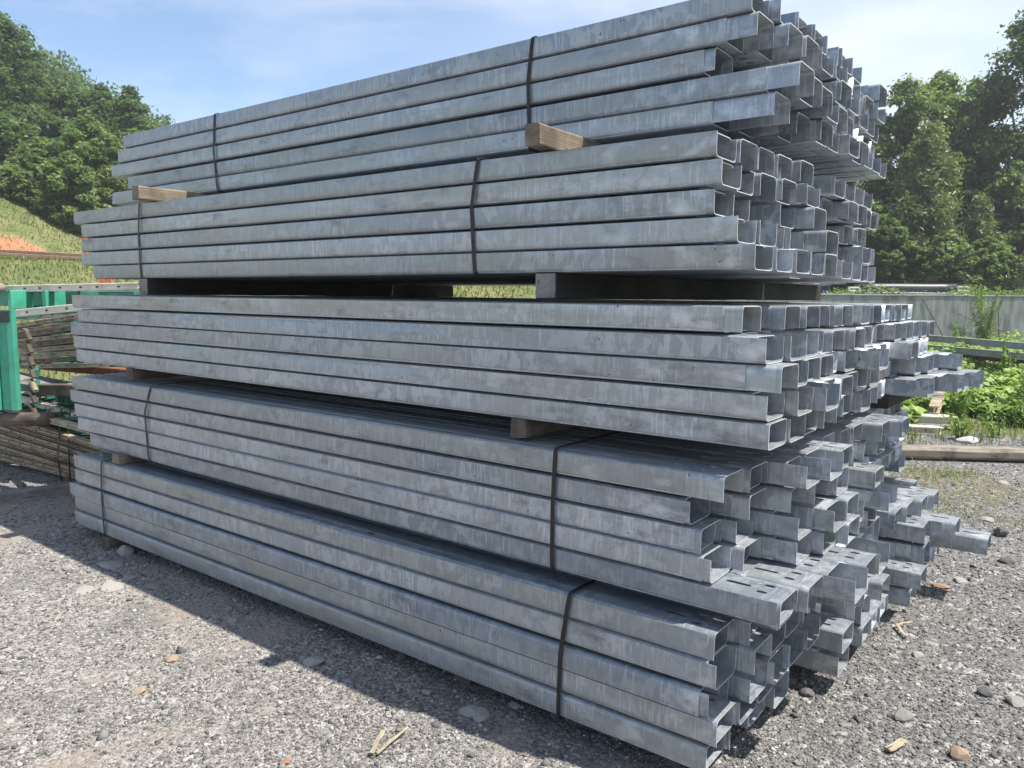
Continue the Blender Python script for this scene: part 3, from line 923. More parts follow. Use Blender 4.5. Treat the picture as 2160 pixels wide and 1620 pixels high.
BARS = [
 ((-4.499,6.9,.486),(-2.688,4.98,.643),'beige','beige slotted upright whose end pokes against the fourth bundle',0.0,.046),
 ((-4.362,7.05,.52),(-3.498,6.25,.53),'cream','cream upright above green braces, between the two left piles',.35,.060),
 ((-4.635,7.05,1.35),(-3.7,6.65,1.43),'cream','sunlit cream upright lying across the upper left pile',.5,.070),
 ((-4.67,7.3,1.585),(-3.901,7.0,1.60),'cream','highest cream upright at the left, above green braces',.7,.070),
]
NTH = ['topmost', 'second', 'third', 'fourth', 'fifth', 'sixth', 'seventh', 'eighth', 'ninth', 'tenth', 'eleventh', 'lowest']
def pile_bars(n, top, bot, where, ov, face):
    (a0, b0), (a1, b1) = top, bot
    for k in range(n):
        f = k / (n - 1)
        a = Vector(a0).lerp(Vector(a1), f); b = Vector(b0).lerp(Vector(b1), f)
        b = b + Vector((0.03 * math.sin(k * 2.1), 0.02 * math.sin(k * 1.3), 0.006 * math.sin(k * 3.7)))
        nth = NTH[k] if k < n - 1 else 'lowest'
        down = '' if nth in ('topmost', 'lowest') else ' down'
        BARS.append((tuple(a), tuple(b), ('beige', 'beige', 'brown', 'beige', 'brown')[k % 5], f"{nth} slotted upright{down} in the {where}", ov, face))
pile_bars(12, ((-4.63, 6.9, .450), (-3.344, 6.0, .385)), ((-4.654, 6.9, .06), (-3.676, 6.35, .025)), 'lower left pile of rusty uprights', .3, .035)
pile_bars(9, ((-4.472, 7.0, 1.265), (-3.67, 6.5, 1.366)), ((-4.46, 7.0, .89), (-3.586, 6.4, .97)), 'upper left pile of rusty uprights', .55, .045)
for a, b, mat, lab, ov, fc in BARS:
    rack(a, b, lab, mat, over=ov, face=fc)

# green plates of the frames that carry the highest upright
def green_panel(p0, p1, h0, thick, label):
    p0, p1 = Vector(p0), Vector(p1)
    d = (p1 - p0); L = d.length
    V = []; F = []
    me = rough_box('green_beam', L, thick, h0, 0.001, 0.004, 2, 5)
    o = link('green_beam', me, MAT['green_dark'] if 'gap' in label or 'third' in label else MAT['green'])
    place(o, p0, d)
    tag(o, label, 'beam')
    return o
for k, (x, lab) in enumerate(((-4.62, 'leftmost green cross beam under the highest cream upright'), (-4.30, 'second green cross beam under the highest cream upright'), (-3.98, 'third green cross beam under the highest cream upright'))):
    green_panel((x, 7.12, 1.43), (x + 0.45, 8.1, 1.43), 0.17, 0.045, lab)
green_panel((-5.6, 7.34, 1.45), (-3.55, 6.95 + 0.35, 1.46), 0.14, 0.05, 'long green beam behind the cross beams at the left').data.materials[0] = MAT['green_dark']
for k, (x, lab) in enumerate(((-4.22, 'left small green cross beam in the gap between the two left piles'), (-4.02, 'middle small green cross beam in the gap between the two left piles'), (-3.84, 'right small green cross beam in the gap between the two left piles'))):
    o = green_panel((x, 7.0 - 0.9 * (x + 4.30), 0.62), (x + 0.5, 8.0, 0.60), 0.075, 0.03, lab)
o = green_panel((-5.2, 7.9, 0.58), (-3.1, 7.1, 0.60), 0.12, 0.05, 'long dark green beam in the shade between the two left piles')
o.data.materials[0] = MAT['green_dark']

# standing green uprights at the picture's left edge
e = empty('green_upright', (-4.02, 6.0, 0.66))
tag(e, 'bright green ribbed uprights standing at the far left, on a log', 'upright')
for k, (x0, x1, dy) in enumerate(((-0.36, -0.22, 0.01), (-0.22, -0.10, 0.035), (-0.10, 0.0, 0.0), (0.0, 0.085, 0.03), (0.085, 0.145, 0.0))):
    me = rough_box('flange', 0.79, x1 - x0 - 0.006, 0.05, 0.0008, 0.004, 3, k)
    o = link('flange', me, MAT['green'], e)
    # stand it up: local X -> world Z
    o.matrix_local = Matrix(((0, -1, 0, (x0 + x1) / 2), (0, 0, -1, 0.05 + dy), (1, 0, 0, 0), (0, 0, 0, 1)))
me = rough_box('end_plate', 0.10, 0.05, 0.09, 0.001, 0.004, 1, 3)
o = link('end_plate', me, MAT['black'], e); o.location = (0.02, 0.012, 0.69)
# stacked beam ends beside it, each a bent dark channel end
for k, z in enumerate((0.70, 0.80, 0.90, 1.00, 1.10, 1.20, 1.30)):
    t_ = 0.012
    top = [(0, 0), (0.03, 0.004), (0.055, -0.02), (0.068, -0.065), (0.078, -0.085)]
    V = [(x, 0, zz) for x, zz in top] + [(x - t_, 0, zz - t_) for x, zz in reversed(top)]
    n_ = len(V)
    V = V + [(x + 0.0, 0.05, zz) for x, y, zz in V]
    F = [tuple(range(n_)), tuple(range(2 * n_ - 1, n_ - 1, -1))] + [(j, n_ + j, n_ + (j + 1) % n_, (j + 1) % n_) for j in range(n_)]
    o = link('bracket', py_mesh('bracket', V, F), MAT['beige'] if k == 2 else MAT['wood_dark'])
    o.location = (-3.875 + 0.02 * (1 - abs(k - 2) / 4), 6.06, z)
    tag(o, f"{['lowest', 'second lowest', 'third lowest', 'middle', 'third highest', 'second highest', 'highest'][k]} bent beam end beside the green uprights at the left", 'beam end', 'bent beam ends at the left')
for k, z in enumerate((0.66, 0.78, 0.90)):
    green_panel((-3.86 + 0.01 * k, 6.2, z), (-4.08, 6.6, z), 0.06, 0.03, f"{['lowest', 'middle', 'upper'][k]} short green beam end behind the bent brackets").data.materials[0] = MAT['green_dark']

# round log, block, planks near the rack pile
def log_between(name, a, b, r0, r1, mat, label, cat, sides=14, wob=0.004):
    a, b = Vector(a), Vector(b)
    rr = random.Random(len(label))
    n = 7
    pts = [a.lerp(b, i / n) + Vector((rr.uniform(-wob, wob), rr.uniform(-wob, wob), rr.uniform(-wob, wob))) for i in range(n + 1)]
    L = (b - a).length; d = (b - a).normalized()
    # build along local X so the grain follows
    loc = [Vector((L * i / n, rr.uniform(-wob, wob), rr.uniform(-wob, wob))) for i in range(n + 1)]
    rad = [(r0 + (r1 - r0) * i / n) * rr.uniform(0.97, 1.03) for i in range(n + 1)]
    o = link(name, tube(name, loc, rad, sides), MAT[mat])
    place(o, a, d)
    tag(o, label, cat)
    return o
log_between('log', (-3.62, 5.98, 0.60), (-5.0, 6.35, 0.50), 0.055, 0.05, 'wood_dark', 'short brown round post lying under the green uprights at the left', 'log')
log_between('log', (-4.62, 7.02, 1.62), (-5.9, 7.5, 1.62), 0.045, 0.045, 'log', 'pale brown round post end lying on the highest rack at the left edge', 'log')
o = link('timber_block', rough_box('timber_block', 0.5, 0.09, 0.09, 0.003, 0.006, 3, 77), MAT['wood_dark']); place(o, (-3.96, 6.42, 0.73), (0.55, -0.25, 0.03))
tag(o, 'dark timber block end between the two left rack piles', 'timber')
o = link('grey_plank', rough_box('grey_plank', 1.6, 0.34, 0.03, 0.002, 0.004, 4, 78), MAT['wood_grey']); place(o, (-4.9, 7.0, 0.86), (1.2, -0.55, -0.10))
tag(o, 'grey flat plank lying below the upper left rack pile', 'plank')
o = link('rusty_beam', rough_box('rusty_beam', 2.2, 0.10, 0.07, 0.002, 0.004, 4, 79), MAT['rust']); place(o, (-4.6, 7.4, 0.86), (1.75, -1.15, 0.02))
tag(o, 'rusty brown beam running behind the upper left rack pile', 'beam')
# curb of two sleepers on the gravel
o = link('sleeper', rough_box('sleeper', 1.55, 0.10, 0.09, 0.003, 0.006, 5, 80, 0.004), MAT['wood_grey']); place(o, (-5.30, 4.60, -0.01), (1.50, 1.12, 0))
tag(o, 'left grey sleeper lying on the gravel before the rack pile', 'sleeper', 'grey sleepers on the gravel at the left')
o = link('sleeper', rough_box('sleeper', 1.9, 0.10, 0.088, 0.003, 0.006, 5, 81, 0.004), MAT['wood_grey']); place(o, (-4.05, 5.555, -0.01), (0.76, 0.62, 0))
tag(o, 'right grey sleeper running in behind the left end of the stack', 'sleeper', 'grey sleepers on the gravel at the left')
for k, x in enumerate((-3.70, -3.63)):
    pts = [(x, 6.28, 0.64), (x - 0.005, 6.24, 0.45), (x + 0.012 * (k * 2 - 1), 6.20, 0.25), (x, 6.22, 0.04)]
    o = link('hanging_strap', tube('hanging_strap', pts, [0.006] * 4, 6), MAT['strap'])
    tag(o, f"{['left', 'right'][k]} one of two thin black straps hanging over the lower left pile", 'strap')
# rusty rails on the hillside, orange stands
for k, (dz, dy) in enumerate(((0.0, 0.0), (0.10, 0.5))):
    a = Vector((-24.0, 22.5 + dy, tz(-24, 22.5 + dy) + 0.30 + dz)); b_ = Vector((-9.5, 21.6 + dy, tz(-9.5, 21.6 + dy) + 0.12 + dz))
    a.z = 3.05 + dz; b_.z = 2.36 + dz
    o = link('rusty_rail', rough_box('rusty_rail', (b_ - a).length, 0.12, 0.09, 0.004, 0.01, 10, 90 + k, 0.01), MAT['railrust']); place(o, a, b_ - a)
    tag(o, ['nearer long rusty rail across the grass bank at the left', 'further long rusty rail across the grass bank at the left'][k], 'rail')
for k, x in enumerate((-22, -19, -16, -13, -10.5)):
    f = (x + 24.0) / 14.5
    zr = 3.05 + (2.36 - 3.05) * f
    yb = 22.5 - 0.9 * f + 0.25
    g0 = tz(x, yb) - 0.1
    o = link('rail_post', rough_box('rail_post', max(0.1, zr - g0), 0.14, 0.14, 0.004, 0.01, 2, k), MAT['railrust'])
    o.matrix_world = Matrix(((0, 0, 1, x), (0, 1, 0, yb), (1, 0, 0, g0), (0, 0, 0, 1)))
    tag(o, f"{['first', 'second', 'third', 'fourth', 'fifth'][k]} short rusty post from the left carrying the hillside rails", 'post', 'posts under the hillside rails')
e = empty('orange_stand', (-7.4, 14.0, tz(-7.4, 14.0)))
tag(e, 'orange trestle stand seen between the stack and the grass bank', 'stand')
zt = 1.86 - e.location.z
for nm, p0, p1 in (('leg', (0.0, 0, 0), (0.0, 0, zt)), ('leg', (0.55, 0, 0), (0.12, 0, zt)), ('leg', (0.95, 0.3, 0), (0.95, 0.3, zt)), ('crossbar', (-0.1, 0, zt), (1.3, 0.1, zt))):
    p0, p1 = Vector(p0), Vector(p1)
    me = rough_box(nm, (p1 - p0).length, 0.06 if nm == 'crossbar' else 0.09, 0.05, 0.001, 0.006, 1, 4)
    o = link(nm, me, MAT['orange'], e)
    d = (p1 - p0).normalized(); u = Vector((0, 1, 0)); y = u.cross(d).normalized(); z = d.cross(y)
    o.matrix_local = Matrix(((d.x, y.x, z.x, p0.x), (d.y, y.y, z.y, p0.y), (d.z, y.z, z.z, p0.z), (0, 0, 0, 1)))
o = link('orange_post', rough_box('orange_post', 1.0, 0.12, 0.12, 0.002, 0.01, 1, 6), MAT['orange'])
o.matrix_world = Matrix(((0, 0, 1, -12.1), (0, 1, 0, 22.0), (1, 0, 0, 2.1), (0, 0, 0, 1)))
tag(o, 'small orange post at the foot of the clay slope', 'post')

# ------------------------------------------------------------------ right-hand yard
# concrete wall in cast sections
WX = [3.2, 9.0, 13.9, 18.8, 24.0, 34.0]
e = empty('concrete_wall', (3.2, 24.0, 0)); tag(e, 'long stained grey concrete retaining wall across the right background', 'wall')
for k in range(len(WX) - 1):
    me = rough_box('wall_section', WX[k+1] - WX[k] - 0.012, 0.24, 1.76, 0.004, 0.012, 6, 200 + k)
    o = link('wall_section', me, MAT['wall'], e); o.location = (WX[k] - 3.2, -0.12, -0.06)
me = rough_box('coping', 30.8, 0.28, 0.05, 0.003, 0.01, 12, 300)
o = link('coping', me, MAT['white' if False else 'wall'], e); o.location = (0, -0.12, 1.70)
# things lying on the terrace behind the wall
log_between('black_pipe', (11.4, 25.6, 1.95), (14.5, 25.5, 1.96), 0.17, 0.17, 'black', 'long black pipe lying on the terrace behind the wall', 'pipe', 16)
o = link('grey_sheet', rough_box('grey_sheet', 3.0, 0.7, 0.09, 0.003, 0.01, 5, 310), MAT['steel_grey']); place(o, (11.2, 25.1, 1.73), (1, 0, 0)); tag(o, 'grey metal sheet lying under the black pipe behind the wall', 'sheet')
def frame_h(x, y, z, h, label):
    e = empty('white_frame', (x, y, z)); tag(e, label, 'frame')
    for nm, L_, loc, vert in (('leg', h, (0, 0, 0), True), ('leg', h, (0.35, 0, 0), True), ('rung', 0.35, (0, 0, h * .35), False), ('rung', 0.35, (0, 0, h * .65), False), ('rung', 0.35, (0, 0, h * .95), False)):
        me = rough_box(nm, L_, 0.05, 0.05, 0.001, 0.004, 1, 8)
        o = link(nm, me, MAT['white'], e)
        o.matrix_local = Matrix(((0, 0, 1, loc[0]), (0, 1, 0, 0), (1, 0, 0, loc[2]), (0, 0, 0, 1))) if vert else Matrix(((1, 0, 0, loc[0]), (0, 1, 0, 0), (0, 0, 1, loc[2]), (0, 0, 0, 1)))
frame_h(10.95, 25.4, 1.6, 0.36, 'small white ladder-like frame behind the wall, left of the black pipe')
frame_h(14.55, 25.5, 1.6, 0.42, 'small white frame at the right end of the black pipe')
def drum(x, y, z, label):
    V = [(0, 0, -0.02), (0, 0, 0.0), (0, 0, 0.28), (0, 0, 0.30), (0, 0, 0.58), (0, 0, 0.60), (0, 0, 0.86)]
    o = link('blue_drum', tube('blue_drum', V, [0.27, 0.29, 0.29, 0.305, 0.29, 0.305, 0.28], 20), MAT['blue'])
    o.location = (x, y, z); tag(o, label, 'drum')
drum(9.75, 26.0, 1.60, 'left blue drum on the terrace, seen under the second bundle')
drum(10.32, 26.1, 1.60, 'right blue drum on the terrace, seen under the second bundle')

def ibeam(a, b, mat, label, h=0.2, w=0.12):
    a, b = Vector(a), Vector(b)
    L = (b - a).length
    pr = [(-w/2, 0), (w/2, 0), (w/2, .014), (.006, .018), (.006, h-.018), (w/2, h-.014), (w/2, h), (-w/2, h), (-w/2, h-.014), (-.006, h-.018), (-.006, .018), (-w/2, .014)]
    V = [(x, y, z) for x in (0, L) for y, z in pr]
    n = len(pr)
    F = [(j, n + j, n + (j+1) % n, (j+1) % n) for j in range(n)] + [tuple(range(n)), tuple(range(2*n-1, n-1, -1))]
    o = link('steel_beam', py_mesh('steel_beam', V, F), MAT[mat]); place(o, a, b - a)
    tag(o, label, 'beam')
ibeam((9.3, 19.0, 0.66), (10.9, 13.6, 0.58), 'steel_grey', 'top long grey steel beam lying before the concrete wall', 0.14)
ibeam((8.9, 18.8, 0.46), (10.6, 13.4, 0.42), 'steel_grey', 'second long grey steel beam, lying below the top one before the wall', 0.14)
ibeam((9.35, 17.6, 0.36), (11.0, 12.9, 0.32), 'rust', 'rust brown beam at the right of the beam pile before the wall', 0.12)
for k, (x, y) in enumerate(((9.25, 17.9), (10.2, 14.9))):
    o = link('support_block', rough_box('support_block', 1.1, 0.2, 0.32, 0.004, 0.01, 2, k), MAT['wood_dark']); place(o, (x - .5, y - .1, 0), (1, 0.3, 0))
    tag(o, ['left block carrying the steel beams before the wall', 'right block carrying the steel beams before the wall'][k], 'block')
# pale timbers lying behind the far bundle
ibeam((4.15, 9.55, 0.08), (5.45, 9.40, 0.06), 'cream', 'pale cream beam end sticking out low behind the far bundle', 0.11, 0.20)
ibeam((3.9, 9.25, 0.03), (5.10, 9.05, 0.0), 'cream', 'cream beam on the ground behind the far bundle, nearest one', 0.09, 0.16)
ibeam((5.25, 9.5, 0.18), (5.75, 10.3, 0.27), 'beige', 'short slanting cream beam rising behind the far bundle', 0.10, 0.12)
o = link('rusty_block', rough_box('rusty_block', 0.5, 0.14, 0.14, 0.003, 0.01, 2, 9), MAT['rust']); place(o, (7.0, 10.8, 0.15), (1, 0.1, 0)); tag(o, 'brown rusty block among the vines at the right', 'block')
o = link('flat_timber', rough_box('flat_timber', 3.75, 0.19, 0.115, 0.004, 0.030, 12, 555, 0.006), MAT['log'])
place(o, (3.50, 7.68, 0.015), (3.65, -0.38, 0.01))
tag(o, 'long weathered squared timber lying across the gravel at the right', 'timber')
log_between('log', (3.3, 7.86, 0.05), (7.5, 7.60, 0.06), 0.05, 0.055, 'wood', 'thinner log lying behind the long squared timber', 'log', 12, 0.006)

# ------------------------------------------------------------------ loose stones and splinters
def stone_mesh(seed, flat=0.6):
    r = random.Random(seed)
    bm = bmesh.new()
    bmesh.ops.create_icosphere(bm, subdivisions=2, radius=1.0)
    dirs = [Vector((r.gauss(0, 1), r.gauss(0, 1), r.gauss(0, 1))).normalized() for _ in range(9)]
    cut = [r.uniform(0.55, 0.85) for _ in dirs]
    for v in bm.verts:
        for d, c in zip(dirs, cut):
            p = v.co.dot(d)
            if p > c: v.co -= d * (p - c)
        v.co *= r.uniform(0.97, 1.03)
        v.co.z *= flat
    me = bpy.data.meshes.new('stone')
    bm.to_mesh(me); bm.free()
    a = me.attributes.new('tint', 'FLOAT', 'POINT')
    a.data.foreach_set('value', np.full(len(me.vertices), 0.8, dtype=np.float32))
    return me
STONES = [  # x, y, radius, flatness, tint, label
 (-2.36, 4.57, .060, .75, .72, 'pale angular rock leaning beside the dark timber block at the left'),
 (-2.32, 4.36, .075, .25, .70, 'flat pale slab of rock in the shade left of the lowest bundle'),
 (-2.15, 4.02, .060, .22, .74, 'flat pale stone in the sun, right one of a pair at the left'),
 (-2.27, 3.97, .058, .20, .72, 'flat pale stone in the sun, left one of a pair at the left'),
 (-2.12, 4.15, .040, .4, .71, 'small pale stone above the pair of flat stones at the left'),
 (-2.55, 4.30, .035, .5, .69, 'small white stone at the left in the sun edge'),
 (-1.93, 4.03, .05, .3, .6, 'flat grey stone just inside the shadow edge at the left'),
 (-0.85, 3.19, .052, .45, .73, 'pale flat shard standing at the shadow edge in the lower middle'),
 (-1.47, 3.20, .030, .5, .97, 'small orange brown stone in the sun left of the middle'),
 (-1.48, 2.93, .030, .5, .96, 'brownish stone in the lower left gravel'),
 (-0.76, 2.46, .022, .6, 1.0, 'orange red stone chip at the bottom edge'),
 (-0.15, 2.79, .042, .6, .66, 'grey rock in the shade, left of two under the strap'),
 (-0.11, 2.76, .038, .6, .66, 'light grey rock in the shade, right of two under the strap'),
 (0.02, 2.84, .024, .7, .72, 'small tan stone in the shade under the right strap'),
 (-0.33, 2.93, .028, .6, .66, 'small pale rock in the shade in the lower middle'),
 (-1.35, 3.60, .030, .5, .68, 'small pale stone in the shade below the middle of the stack'),
 (3.33, 5.10, .060, .8, .12, 'dark rock at the right edge of the yard'),
 (3.45, 5.45, .045, .45, .71, 'pale flat stone beside the dark rock at the right'),
 (2.40, 4.15, .055, .25, .98, 'flat tan stone right of the far bundle'),
 (2.55, 4.22, .05, .3, .68, 'pale grey flat stone right of the flat tan stone'),
 (3.02, 4.55, .04, .6, .15, 'small dark stone in the middle of the right gravel'),
 (2.00, 2.90, .040, .7, .62, 'grey rock near the lower right corner'),
 (1.93, 2.97, .035, .8, .08, 'dark angular rock near the lower right corner'),
 (1.50, 2.79, .040, .7, .55, 'grey rock in the middle of the lower right gravel'),
 (1.57, 2.53, .036, .8, .97, 'tan angular rock at the bottom edge, lower right'),
 (1.20, 2.95, .030, .7, .2, 'dark round stone right of the lowest bundle end'),
 (1.83, 3.30, .026, .6, .70, 'small pale stone right of the lowest bundle'),
 (2.62, 6.40, .05, .5, .15, 'dark stone on the gravel below the long timber'),
 (5.10, 8.55, .11, .5, .9, 'white rock among the weeds behind the long timber'),
 (4.30, 6.60, .05, .4, .71, 'flat pale stone below the long timber at the right'),
]
for k, (x, y, r_, fl, tn, lab) in enumerate(STONES):
    me = stone_mesh(k + 40, fl)
    me.attributes['tint'].data.foreach_set('value', np.full(len(me.vertices), tn, dtype=np.float32))
    o = link('stone', me, MAT['pebble'])
    o.location = (x, y, r_ * fl * 0.35); o.scale = (r_ * random.uniform(0.9, 1.3), r_, r_); o.rotation_euler = (random.uniform(-.2, .2), random.uniform(-.2, .2), random.uniform(0, 6))
    tag(o, lab, 'stone', 'loose stones on the gravel')
for k, (x, y, L_, W_, ang, lab) in enumerate((
 (-0.475, 2.50, .13, .017, 1.40, 'pale broken wood splinter, left one of two at the bottom edge'),
 (-0.455, 2.50, .17, .010, 1.05, 'thin pale wood splinter, right one of two at the bottom edge'),
 (1.33, 2.55, .10, .028, .55, 'flat tan wood chip in the lower right gravel'),
 (1.86, 3.47, .13, .014, 1.45, 'thin tan wood sliver standing out right of the lowest bundle'),
 (1.88, 3.60, .09, .012, .2, 'thin tan wood sliver lying crosswise right of the lowest bundle'),
 (2.95, 4.30, .11, .010, .05, 'straight yellow straw on the right gravel'))):
    o = link('wood_splinter', rough_box('wood_splinter', L_, W_, 0.007, 0.0012, 0.002, 5, 400 + k, 0.003), MAT['straw'])
    o.location = (x, y, 0.012); o.rotation_euler = (0.03, -0.06, ang)
    tag(o, lab, 'wood splinter', 'wood splinters on the gravel')

# ------------------------------------------------------------------ gravel: many small angular stones, denser and finer near the camera
def octa_field(P, size, tint, flat, seed):
    g = np.random.default_rng(seed)
    n = len(P)
    base = np.array([[1, 0, 0], [-1, 0, 0], [0, 1, 0], [0, -1, 0], [0, 0, 1], [0, 0, -1]], dtype=float)
    fc = np.array([[0, 2, 4], [2, 1, 4], [1, 3, 4], [3, 0, 4], [2, 0, 5], [1, 2, 5], [3, 1, 5], [0, 3, 5]])
    V = base[None] * g.uniform(0.55, 1.25, (n, 6, 1)) + g.normal(0, 0.16, (n, 6, 3))
    V[:, :, 2] *= flat[:, None]
    a = g.uniform(0, 2 * np.pi, n); tl = g.normal(0, 0.35, n)
    ca, sa = np.cos(a)[:, None], np.sin(a)[:, None]
    ct, st = np.cos(tl)[:, None], np.sin(tl)[:, None]
    x, y, z = V[..., 0], V[..., 1], V[..., 2]
    y, z = y * ct - z * st, y * st + z * ct
    x, y = x * ca - y * sa, x * sa + y * ca
    V = np.stack([x, y, z], -1) * size[:, None, None] + P[:, None, :]
    Fc = fc[None] + (np.arange(n) * 6)[:, None, None]
    return V.reshape(-1, 3), Fc.reshape(-1, 3), np.repeat(tint, 6)

N = 180000
u = rng.uniform(0, 1, N)
dist = 2.0 * np.exp(u * math.log(12.5 / 2.0))
ang = rng.uniform(-0.82, 0.82, N)
px_, py_ = dist * np.sin(ang), dist * np.cos(ang)
wq = px_ * NV.x + py_ * NV.y - DIST
tq = px_ * DV.x + py_ * DV.y
under = (wq > 0.15) & (wq < 2.5) & (tq > 1.0) & (tq < 5.3)
behind = (wq > 1.0) & (tq > 2.2)
veg_here = veg_mask(px_, py_)
keep = ~(under | behind) & (soil_mask(px_, py_) * 0.85 < rng.uniform(0, 1, N)) & (veg_here < rng.uniform(0.2, 0.9, N)) & (py_ > 1.2)
px_, py_, dist = px_[keep], py_[keep], dist[keep]
n = len(px_)
sz = np.exp(rng.normal(math.log(0.0044), 0.40, n)) * (0.75 + 0.11 * dist)
big = rng.uniform(0, 1, n) < 0.008
sz[big] *= rng.uniform(1.6, 2.6, big.sum())
tn = rng.beta(1.15, 1.35, n)
side = np.clip((px_ + 1.2) / 2.8, 0, 1)
tn = np.where(rng.uniform(0, 1, n) < 0.45 * side, tn * 0.4, tn)
tn = np.where(tn > 0.93, np.where(rng.uniform(0, 1, n) < 0.6, 0.85, tn), tn)
P = np.stack([px_, py_, terrain(px_, py_) + sz * 0.12], 1)
V, Fc, T = octa_field(P, sz, tn, rng.uniform(0.45, 0.85, n), 5)
tag(link('gravel', np_mesh('gravel', V, Fc, T), MAT['pebble']), 'crushed grey stone chips covering the yard', 'gravel', None, 'stuff')

# ------------------------------------------------------------------ leaves, grass
def leaf_quads(C, Nrm, size, aspect, g):
    """rhombus leaves at centres C with normals Nrm"""
    n = len(C)
    Nrm = Nrm / np.maximum(1e-6, np.linalg.norm(Nrm, axis=1, keepdims=True))
    r = g.normal(0, 1, (n, 3))
    A = np.cross(Nrm, r); A /= np.maximum(1e-6, np.linalg.norm(A, axis=1, keepdims=True))
    B = np.cross(Nrm, A)
    s = size[:, None]; asp = aspect if np.ndim(aspect) else np.full(n, aspect)
    b = s * asp[:, None]
    fold = Nrm * s * 0.18
    V = np.stack([C - A * s, C - B * b * 0.9 - A * s * 0.1 + fold, C + A * s, C + B * b + A * s * 0.1 + fold], 1)
    Fc = np.arange(n * 4).reshape(n, 4)
    return V.reshape(-1, 3), Fc

def crown(name, R, z0, z1, nleaf, size, seed, kind='broad', dens=1.0):
    g = np.random.default_rng(seed)
    H = z1 - z0
    if kind == 'broad':
        nc = int(190 * dens)
        th = g.uniform(0, 2 * np.pi, nc); zz = g.uniform(0, 1, nc) ** 0.85
        prof = np.sin(np.clip(zz * 0.90 + 0.13, 0, 1) * np.pi) ** 0.55
        rad = R * prof * g.uniform(0.12, 1.0, nc) ** 0.5 * g.uniform(0.8, 1.15, nc)
        cc = np.stack([np.cos(th) * rad, np.sin(th) * rad, z0 + H * zz * (1 - 0.12 * R / max(H, 1)) - 0.10 * R], 1)
        rc = R * g.uniform(0.08, 0.22, nc)
        wts = rc ** 2; wts = wts / wts.sum()
        ci = g.choice(nc, nleaf, p=wts)
        d = g.normal(0, 1, (nleaf, 3)); d /= np.linalg.norm(d, axis=1, keepdims=True)
        d[:, 2] *= 0.62
        rr = g.uniform(0, 1, nleaf) ** 0.45
        C = cc[ci] + d * (rc[ci] * rr)[:, None] * g.uniform(0.8, 1.6, (nleaf, 1))
        Nn = d * 0.5 + np.array([0, 0, 0.75]) + g.normal(0, 0.55, (nleaf, 3))
        ct = g.uniform(0.05, 0.75, nc)
        tint = np.clip(ct[ci] + g.normal(0, 0.16, nleaf), 0, 1)
        sz = size * g.uniform(0.6, 1.3, nleaf)
        V, Fc = leaf_quads(C, Nn, sz, 0.62, g)
    else:                                           # conifer: drooping feathery branches
        nb = int(150 * dens)
        zz = np.sort(g.uniform(0.0, 1, nb)); th = g.uniform(0, 2 * np.pi, nb)
        Lb = R * (1.02 - zz) ** 0.75 * g.uniform(0.55, 1.1, nb) + 0.08 * R
        ci = g.choice(nb, nleaf, p=Lb / Lb.sum())
        s = g.uniform(0.1, 1, nleaf) ** 0.7
        up = 0.35 * s - 0.25 * s ** 2
        out = np.stack([np.cos(th[ci]), np.sin(th[ci]), np.zeros(nleaf)], 1)
        C = out * (Lb[ci] * s)[:, None]
        C[:, 2] = z0 + H * zz[ci] * 0.96 + up * Lb[ci] * 0.9
        C += g.normal(0, 1, (nleaf, 3)) * (0.055 * R + 0.07 * Lb[ci] * s)[:, None]
        Nn = g.normal(0, 1, (nleaf, 3)) + np.array([0, 0, 0.5])
        ct = g.uniform(0.1, 0.75, nb)
        tint = np.clip(ct[ci] + 0.2 * (s - 0.6) + g.normal(0, 0.12, nleaf), 0, 1)
        V, Fc = leaf_quads(C, Nn, size * g.uniform(0.6, 1.3, nleaf), 0.28, g)
        cc = out[:40]
    return np_mesh(name, V, Fc, np.repeat(tint, 4)), (cc if kind == 'broad' else None)

def tree(name, x, y, top, R, nleaf, size, leaf, kind, label, cat, seed, base=None, low=0.12, group=None, dens=1.0):
    zg = tz(x, y) - 0.1 if base is None else base
    H = top - zg
    e = empty(name, (x, y, zg))
    tag(e, label, cat, group)
    me, cc = crown('crown', R, H * low, H, nleaf, size, seed, kind, dens)
    link('crown', me, MAT[leaf], e)
    rr = random.Random(seed)
    r0 = max(0.05, 0.018 * H)
    bend = [(rr.uniform(-.04, .04) * H, rr.uniform(-.04, .04) * H) for _ in range(5)]
    pts = [Vector((0, 0, 0))] + [Vector((bend[i][0] * (i+1) / 5, bend[i][1] * (i+1) / 5, H * 0.92 * (i+1) / 5)) for i in range(5)]
    V, F_ = tube_arrays(pts, [r0 * (1.2 - i * 0.2) for i in range(6)], 8)
    if cc is not None:
        for q in range(16):
            c = cc[rr.randrange(len(cc))]
            k = rr.uniform(0.25, 0.75)
            i = min(4, int(k * 5)); f = k * 5 - i
            p = pts[i].lerp(pts[i+1], f)
            c = Vector(c)
            if c.z < p.z: c.z = p.z + 0.1 * H
            mid = p.lerp(c, 0.5) + Vector((0, 0, -0.04 * H))
            v2, f2 = tube_arrays([p, mid, c], [r0 * 0.42, r0 * 0.28, r0 * 0.08], 5)
            F_ += [tuple(a + len(V) for a in f) for f in f2]; V += v2
    link('trunk', py_mesh('trunk', V, F_, True), MAT['bark'], e)
    return e

